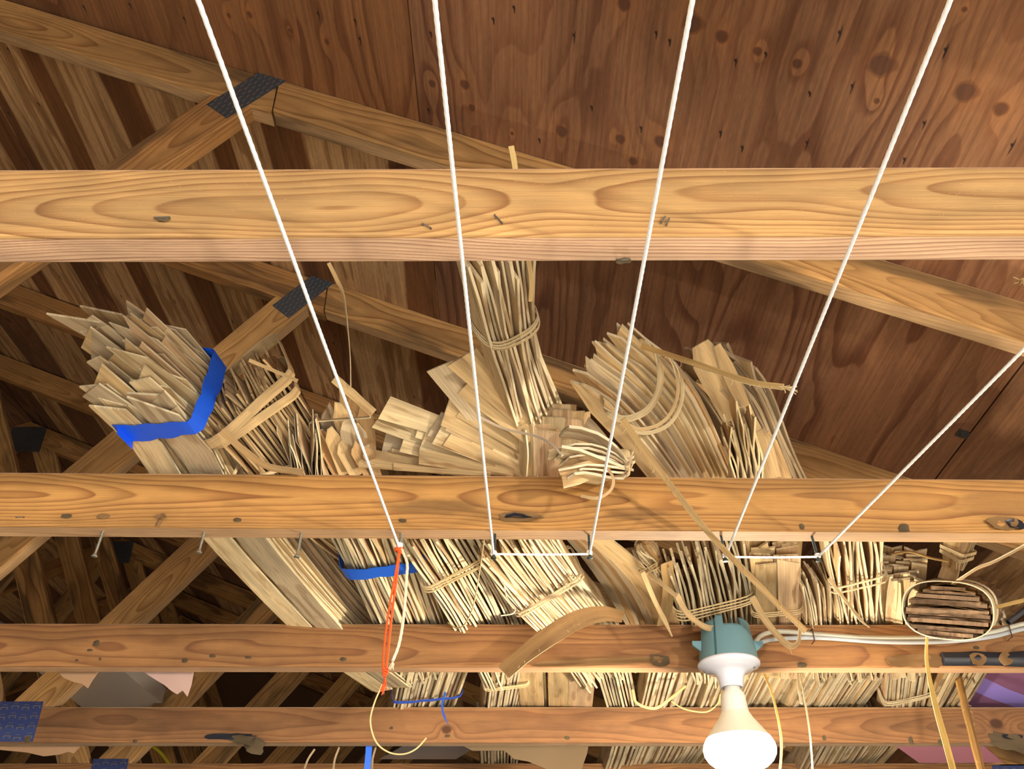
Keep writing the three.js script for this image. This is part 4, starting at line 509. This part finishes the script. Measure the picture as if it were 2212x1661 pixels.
{
  const wire = (name, label, pts, r, m) => { const g = thing(name, label, name.includes('cable') ? 'cable' : 'strand', pts[0].clone()); mesh('core', tubeP(pts.map((p) => p.clone().sub(g.position)), r, 60, 7), m, g); return g; };
  wire('thin_strand', 'long thin tan strand curling in a big hook below the orange cord', PDs(1.5, [826, 1478, 1.29], [808, 1520, 1.30], [800, 1560, 1.31], [812, 1602, 1.32], [838, 1624, 1.33], [870, 1629, 1.33], [898, 1618, 1.33], [921, 1594, 1.33]), 0.0011, std({ color: 0xe2c488 }));
  wire('thin_strand', 'thin strand looping down in front of the round-tied bundle', PDs(1.65, [1046, 1165, 1.5], [1035, 1240, 1.56], [1022, 1310, 1.62], [1004, 1348, 1.68], [985, 1356, 1.72], [968, 1345, 1.76]), 0.0012, std({ color: 0xcdb280 }));
  wire('thin_strand', 'pale twisted tie ends dangling left of the dense thin-splint bundle', PDs(1.6, [1088, 1258, 1.6], [1095, 1290, 1.62], [1112, 1312, 1.62], [1108, 1325, 1.62], [1082, 1330, 1.62]), 0.0012, creamMat);
  wire('thin_strand', 'curly strand under the third joist, left of the bulb neck', PDs(2.2, [1366, 1490, 2.2], [1375, 1518, 2.2], [1412, 1530, 2.2], [1440, 1515, 2.2], [1480, 1482, 2.22]), 0.0035, std({ color: 0xc9a46a }));
  wire('thin_strand', 'thin strand sagging just left of the glowing bulb', PDs(2.3, [1450, 1515, 2.3], [1480, 1532, 2.3], [1525, 1538, 2.3], [1550, 1520, 2.3], [1556, 1500, 2.3]), 0.0016, std({ color: 0xe0b96e }));
  wire('thin_strand', 'strand reaching left from the small downward splint end', PDs(1.6, [2048, 1212, 1.62], [2010, 1205, 1.6], [1965, 1192, 1.6], [1925, 1198, 1.6]), 0.0022, std({ color: 0x9c7c46 }));
  const cabM = std({ color: 0xb9b4a2, roughness: 0.5 }), cabM2 = std({ color: 0xa6a9aa, roughness: 0.5 });
  const dF = 1.895;
  wire('electrical_cable', 'upper pale cable running right from the junction box along the third joist', PDs(dF, [1628, 1392, 1.86], [1645, 1372, 1.885], [1680, 1364], [1740, 1368], [1850, 1377], [1980, 1378], [2080, 1374], [2150, 1364], [2230, 1345], [2400, 1335], [2700, 1335]), 0.0052, cabM);
  wire('electrical_cable', 'lower pale cable leaving the junction box just under the first one', PDs(dF, [1628, 1396, 1.86], [1660, 1383, 1.885], [1720, 1378], [1780, 1378], [1900, 1386], [2000, 1387], [2080, 1383], [2150, 1374], [2230, 1356], [2400, 1346], [2700, 1346]), 0.0046, cabM2);
  for (const [x, y, l] of [[1756, 1372, 'dark staple holding both cables, right of the hanging splint'], [2181, 1364, 'dark staple holding the cables near the right edge']]) { const g = thing('cable_staple', l, 'staple', PD(x, y, 1.889)); mesh('staple_body', mergeGeometries([box(-0.001, 0.001, -0.013, 0.013, 0.003, 0.0042), box(-0.001, 0.001, 0.012, 0.013, -0.018, 0.004), box(-0.001, 0.001, -0.013, -0.012, -0.018, 0.004)]), std({ color: 0x4a3022, metalness: 0.3 }), g); }
}
// ---------------------------------------------------------------- scraps of torn paper and staples left on the joists (parts of the truss that carries them)
const paperMat = std({ color: 0x7c5c36, roughness: 0.9 }), blackMat = std({ color: 0x23252c, roughness: 0.35 }), greyPaper = std({ color: 0x54452f, roughness: 0.95 }), fluff = std({ color: 0xd8b8a2, roughness: 1 }), stapleMat = std({ color: 0x8d8a80, metalness: 0.7, roughness: 0.4 });
function scrapGeo(w, h, seed, th = 0.0012, curl = 0.004, rough = 0.3) {
  const r = rng(seed), N = Math.max(10, Math.round((w + h) * 160)), rim = []; for (let i = 0; i < N; i++) { const a = i / N * 2 * Math.PI, c = Math.cos(a), s = Math.sin(a), q = Math.pow(Math.abs(c) ** 3 + Math.abs(s) ** 3, -1 / 3) * (1.08 - rough + rough * r()); rim.push([c * q * w / 2, s * q * h / 2]); }
  const pos = [0, 0, th], idx = [], z = (x, y) => 0.0004 + curl * ((y < 0 ? -y / h : y / h * 0.3) + 0.35 * Math.sin(x / w * 7 + seed)) * 1.2; pos[2] += z(0, 0);
  for (const s of [1, 0]) for (const [x, y] of rim) pos.push(x, y, Math.max(0.0002, z(x, y)) + s * th);
  for (let i = 0; i < N; i++) { const j = (i + 1) % N; idx.push(0, 1 + i, 1 + j, 1 + i, 1 + N + i, 1 + j, 1 + j, 1 + N + i, 1 + N + j); }
  const g = new THREE.BufferGeometry(); g.setAttribute('position', new THREE.Float32BufferAttribute(pos, 3)); g.setIndex(idx); g.computeVertexNormals(); return g;
}
function onTruss(i, px, py, bottom) { const D = DS[i]; TR[i].updateMatrixWorld(); const p = bottom ? PH(px, py, H - 0.0002) : PD(px, py, D - 0.0004); const q = TR[i].worldToLocal(p); if (!bottom) q.z = 0.0004; return q; }
function scrap(i, px, py, wpx, hpx, mat, o = {}) { const k = (DS[i] * C + 0.66 * S) / FPX, q = onTruss(i, px, py, o.bottom), m = mesh(o.name ?? 'torn_paper_scrap', scrapGeo(wpx * k, hpx * k, (px * 7 + py) | 0, 0.0012, o.curl ?? 0.0025, o.rough), mat, TR[i]); m.position.copy(q); m.rotation.z = o.rot ?? 0; if (o.bottom) m.rotation.x = Math.PI / 2; if (o.label) m.userData.label = o.label; return m; }
function staple(i, px, py, len, rot, bottom) { const k = (DS[i] * C + 0.66 * S) / FPX, w = len * k / 2, q = onTruss(i, px, py, bottom), m = mesh('staple', mergeGeometries([box(-w, w, -0.0006, 0.0006, 0.0012, 0.0022), box(-w, -w + 0.001, -0.0006, 0.0006, -0.003, 0.0022), box(w - 0.001, w, -0.0006, 0.0006, -0.003, 0.0022)]), stapleMat, TR[i]); m.position.copy(q); m.rotation.z = rot; if (bottom) m.rotation.x = Math.PI / 2; }
staple(0, 350, 470, 34, 0.05); scrap(0, 352, 474, 30, 12, greyPaper); staple(0, 922, 490, 24, -0.6); staple(0, 1075, 474, 26, -1.0); staple(0, 1078, 478, 24, -0.9); staple(0, 1432, 478, 22, 1.1); staple(0, 1442, 482, 22, 1.2); scrap(0, 1345, 560, 34, 14, greyPaper, { bottom: 1 }); staple(0, 1346, 558, 30, 0.1, 1);
staple(1, 50, 1125, 18, 0); scrap(1, 150, 1122, 26, 11, greyPaper); scrap(1, 228, 1122, 26, 13, paperMat); scrap(1, 352, 1123, 24, 14, paperMat, { curl: 0.01 }); scrap(1, 346, 1135, 10, 22, paperMat, { rot: -0.3 }); scrap(1, 515, 1128, 18, 9, greyPaper); scrap(1, 870, 1127, 18, 9, greyPaper);
scrap(1, 1122, 1118, 104, 26, paperMat, { curl: 0.008 }); scrap(1, 1118, 1117, 66, 13, blackMat, { name: 'torn_foil', curl: 0.012, label: 'torn black backing in the middle of a paper scrap' }); scrap(1, 1735, 1135, 10, 14, greyPaper); scrap(1, 1957, 1137, 24, 22, greyPaper, { curl: 0.008 }); scrap(1, 2170, 1126, 70, 34, paperMat, { curl: 0.01 }); scrap(1, 2200, 1128, 40, 30, blackMat, { name: 'torn_foil', curl: 0.013, label: 'torn black backing at the right end' });
for (const [x, y, w, h] of [[210, 1391, 15, 14], [196, 1406, 12, 6], [400, 1428, 14, 10], [460, 1418, 14, 7], [537, 1421, 14, 6], [742, 1425, 14, 9], [168, 1428, 7, 5], [218, 1425, 5, 6], [2110, 1398, 14, 8], [1733, 1436, 22, 12]]) scrap(2, x, y, w, h, greyPaper, { curl: 0.001 });
scrap(2, 1290, 1430, 270, 15, paperMat, { rot: 0.05, curl: 0.005, rough: 0.1, label: 'long torn strip of brown paper on the joist' }); scrap(2, 1425, 1428, 44, 28, greyPaper, { curl: 0.012 });
{ // black plastic tube left stapled along the joist, torn kraft paper over it
  const a = onTruss(2, 2035, 1424), b = onTruss(2, 2330, 1428), L = b.x - a.x, g = new THREE.CylinderGeometry(0.0145, 0.015, L, 18, 12, false); g.rotateZ(Math.PI / 2); const q = g.attributes.position; for (let i = 0; i < q.count; i++) { const k = 1 + 0.14 * n2(q.getX(i) * 30, q.getY(i) * 60, 7); q.setXYZ(i, q.getX(i), q.getY(i) * k, q.getZ(i) * 0.55 * k + 0.0066); } g.computeVertexNormals(); const m = mesh('plastic_tube', g, blackMat, TR[2]); m.position.set((a.x + b.x) / 2, a.y, 0.0005); m.userData.label = 'glossy black plastic tube remnant';
  for (const [x, w, rot] of [[1960, 96, 0.05], [2108, 36, 0.1], [2168, 34, 0.5], [2010, 50, -0.1]]) { const m2 = scrap(2, x, 1427, w, 30, paperMat, { curl: 0.006, rot, rough: 0.25 }); m2.position.z = x < 2040 ? 0.003 : 0.0135; }
}
for (const [x, y, w, h] of [[60, 1598, 14, 16], [292, 1602, 9, 8], [846, 1573, 7, 6], [967, 1590, 12, 6], [1225, 1594, 12, 8], [1780, 1594, 8, 12], [1968, 1600, 10, 18], [2032, 1603, 12, 14]]) scrap(3, x, y, w, h, greyPaper, { curl: 0.001 });
scrap(3, 500, 1592, 110, 14, blackMat, { name: 'torn_foil', curl: 0.003 }); scrap(3, 530, 1600, 90, 22, greyPaper, { curl: 0.012, rot: -0.2 }); scrap(3, 550, 1612, 44, 34, greyPaper, { curl: 0.02, rot: -0.5, label: 'drooping grey rag of torn paper' }); scrap(3, 2180, 1604, 90, 40, greyPaper, { curl: 0.012, rot: -0.25 }); scrap(3, 2185, 1592, 46, 12, blackMat, { name: 'torn_foil', curl: 0.012 });
// ---------------------------------------------------------------- things farther back
{
  const sheet = (name, label, cat, pts, depth, mat, th = 0.003) => { const c = PD(pts[0][0], pts[0][1], depth), g = thing(name, label, cat, c), P = pts.map(([x, y, d]) => PD(x, y, d ?? depth).sub(c)), s = new THREE.Shape(); P.forEach((p, i) => (i ? s.lineTo(p.x, p.y) : s.moveTo(p.x, p.y))); const e = new THREE.ExtrudeGeometry(s, { depth: th, bevelEnabled: false, steps: 1 }); const q = e.attributes.position; let pl = 0; for (let i = 0; i < q.count; i++) { let best = 1e9, z = 0; P.forEach((p) => { const d = Math.hypot(p.x - q.getX(i), p.y - q.getY(i)); if (d < best) { best = d; z = p.z; } }); q.setZ(i, q.getZ(i) + z); } e.computeVertexNormals(); mesh('panel', e, mat, g); return g; };
  const pinkPaper = std({ color: 0xbf9f92, roughness: 0.95 }), tanPaper = std({ color: 0xa88462, roughness: 0.95 });
  sheet('insulation_scrap', 'torn pink and tan insulation paper hanging under the third joist at left', 'insulation', [[300, 1445], [420, 1445], [414, 1478], [405, 1505], [395, 1492], [383, 1500], [372, 1494], [355, 1480], [338, 1470]], 1.965, pinkPaper);
  sheet('insulation_scrap', 'torn tan insulation paper at the far left, above the blue truss plate', 'insulation', [[120, 1448], [215, 1448], [200, 1470], [190, 1487], [178, 1478], [160, 1474], [140, 1466]], 1.965, tanPaper);
  sheet('insulation_scrap', 'ragged paper strip hanging under the fourth joist at the left', 'insulation', [[0, 1606], [180, 1606], [160, 1628], [148, 1624], [130, 1630], [95, 1634], [60, 1626], [0, 1620]], 2.56, tanPaper);
  sheet('torn_paper', 'large sheet of torn brown paper drooping under the fourth joist, left of the bulb', 'paper', [[990, 1606], [1272, 1606], [1268, 1628], [1255, 1665], [1180, 1662], [1140, 1645], [1110, 1640], [1090, 1622], [1020, 1622]], 2.57, std({ color: 0x6e5a40, roughness: 0.95 }));
  const duct = std({ color: 0xd2cec8, metalness: 0.35, roughness: 0.3 });
  const d0 = thing('sheet_metal_duct', 'grey sheet metal duct slanting behind the third joist at lower left', 'duct', PD(80, 1450, 2.9)); { const c = d0.position, a = [PD(70, 1440, 2.75), PD(255, 1440, 2.75), PD(400, 1560, 3.35), PD(215, 1560, 3.35)].map((p) => p.sub(c)), up = V(0, 0.05, 0.02), g = new THREE.BufferGeometry(), v = [...a, ...a.map((p) => p.clone().add(up))]; g.setAttribute('position', new THREE.Float32BufferAttribute(v.flatMap((p) => p.toArray()), 3)); g.setIndex([0, 2, 1, 0, 3, 2, 4, 5, 6, 4, 6, 7, 0, 1, 5, 0, 5, 4, 1, 2, 6, 1, 6, 5, 2, 3, 7, 2, 7, 6, 3, 0, 4, 3, 4, 7]); const f = g.toNonIndexed(); f.computeVertexNormals(); mesh('duct_wall', f, duct, d0); for (const k of [0.82, 0.86, 0.9, 0.94]) { const s = mesh('crimp', strip([a[3].clone().lerp(a[2], 0.02).lerp(a[0].clone().lerp(a[1], 0.02), 1 - k), a[3].clone().lerp(a[2], 0.98).lerp(a[0].clone().lerp(a[1], 0.98), 1 - k)], [V(0, 0, 1), V(0, 0, 1)], 0.008, 0.008, [0.6, 0.62, 0.66], [0.6, 0.62, 0.66]), std({ vertexColors: true, metalness: 0.8, roughness: 0.3 }), d0); } }
  sheet('sheet_metal_duct', 'flat grey metal panel showing under the fourth joist, above the hooked strand', 'duct', [[820, 1640, 3.05], [870, 1612, 2.75], [1030, 1612, 2.75], [985, 1640, 3.05]], 2.9, std({ color: 0x8f9298, metalness: 0.5, roughness: 0.5 }), 0.004);
  const tape = thing('painters_tape_strip', 'strip of blue tape hanging under the fourth joist', 'tape', PD(798, 1606, 2.56)); mesh('strip', strip(PDs(2.56, [798, 1600], [796, 1630], [793, 1664]).map((p) => p.sub(tape.position)), [V(1, 0, 0), V(1, 0, 0), V(1, 0, 0)], 0.016, 0.0008, [0.03, 0.16, 0.85], [0.03, 0.16, 0.85]), TAPE, tape);
  loose('thin_strand', 'thin blue tape tail curling over the fourth joist', 'tape', PDs(2.3, [962, 1495, 2.25], [955, 1525, 2.27], [960, 1548, 2.28], [969, 1566, 2.29]), 0.005, { c: [0.02, 0.1, 0.65], e: [0.02, 0.1, 0.65], seed: 30, th: 0.0008, tip: 0.3, K: 8 });
  [[680, 1618, 658, 1660, 'thin twig hanging under the fourth joist, left of the blue tape strip'], [733, 1614, 720, 1664, 'thin strand hanging under the fourth joist, nearest left of the blue tape strip'], [812, 1614, 804, 1664, 'thin strand hanging just right of the blue tape strip']].forEach(([x0, y0, x1, y1, l], i) => loose('thin_strand', l, 'strand', PDs(2.6, [x0, y0], [(x0 + x1) / 2 - 3, (y0 + y1) / 2], [x1, y1]), 0.005, { c: [0.5, 0.4, 0.28], seed: 33 + i, K: 6 }));
  // striped sheet
  const stripes = texture(8, 512, (u, v) => { const k = (v * 7) % 1; return k < 0.5 ? [168, 148, 244] : [150, 100, 140]; });
  const UVS = [0, 688 / 525, 1, 566 / 525, 1, 441 / 525, 0, 576 / 525];
  const sh = (label, pts, mat, mirror) => { const c = pts[0].clone(), g = thing('striped_sheet', label, 'sheet', c), P = pts.map((p) => p.clone().sub(c)), N = V().crossVectors(P[1].clone().sub(P[0]), P[2].clone().sub(P[0])).normalize().multiplyScalar(0.004), geo = new THREE.BufferGeometry(), Q = [...P, ...P.map((p) => p.clone().add(N))]; geo.setAttribute('position', new THREE.Float32BufferAttribute(Q.flatMap((p) => p.toArray()), 3)); geo.setAttribute('uv', new THREE.Float32BufferAttribute([...UVS, ...UVS], 2)); geo.setIndex([0, 1, 2, 0, 2, 3, 4, 6, 5, 4, 7, 6, 0, 4, 5, 0, 5, 1, 1, 5, 6, 1, 6, 2, 2, 6, 7, 2, 7, 3, 3, 7, 4, 3, 4, 0]); const f = geo.toNonIndexed(); f.computeVertexNormals(); mesh('fabric', f, mat, g); return g; };
  sh('lavender and mauve striped sheet lying on the joists at the far right', [PH(2040, 1545, 0.735), PH(2330, 1545, 0.735), PH(2330, 1420, 0.76), PH(2010, 1420, 0.76)].map((p, i) => (i === 1 || i === 2 ? p : p)), std({ map: stripes, roughness: 0.7 }));
  sh('pink sheet showing under the fourth joist at lower right', [PD(1985, 1645, 3.0), PD(2165, 1645, 3.0), PD(2120, 1605, 2.7), PD(1930, 1605, 2.7)], std({ color: 0xf0a0b8, roughness: 0.7 }));
  { const hose = thing('ribbed_duct', 'ribbed silvery duct edge at the far left, above the third joist', 'duct', PD(4, 1336, 3.6)); for (let k = 0; k < 7; k++) { const m = mesh('rib', new THREE.TorusGeometry(0.07, 0.0035, 8, 28), std({ color: 0xbfd0e0, metalness: 0.5, roughness: 0.25 }), hose); m.position.set(-0.03 + k * 0.012, -0.07 - k * 0.006, 0); m.rotation.y = 1.25; } }
  const rod = thing('metal_rod', 'thin grey rod end above the cable at the right edge', 'rod', PD(2178, 1345, 1.99)); mesh('rod_body', new THREE.TubeGeometry(new THREE.LineCurve3(V(0, 0, 0), PD(2260, 1282, 1.99).sub(rod.position)), 4, 0.006, 10), std({ color: 0x70747c, metalness: 0.6, roughness: 0.4 }), rod);
  const yc = thing('electrical_cable', 'yellow cable crossing behind the fourth joist at left', 'cable', PD(165, 1498, 3.4)); mesh('core', tubeP(PDs(3.4, [150, 1490], [180, 1508], [205, 1530], [330, 1612], [365, 1650]).map((p) => p.sub(yc.position)), 0.006, 30), std({ color: 0xb0a21a, roughness: 0.5 }), yc);
}
renderer.render(scene, camera);
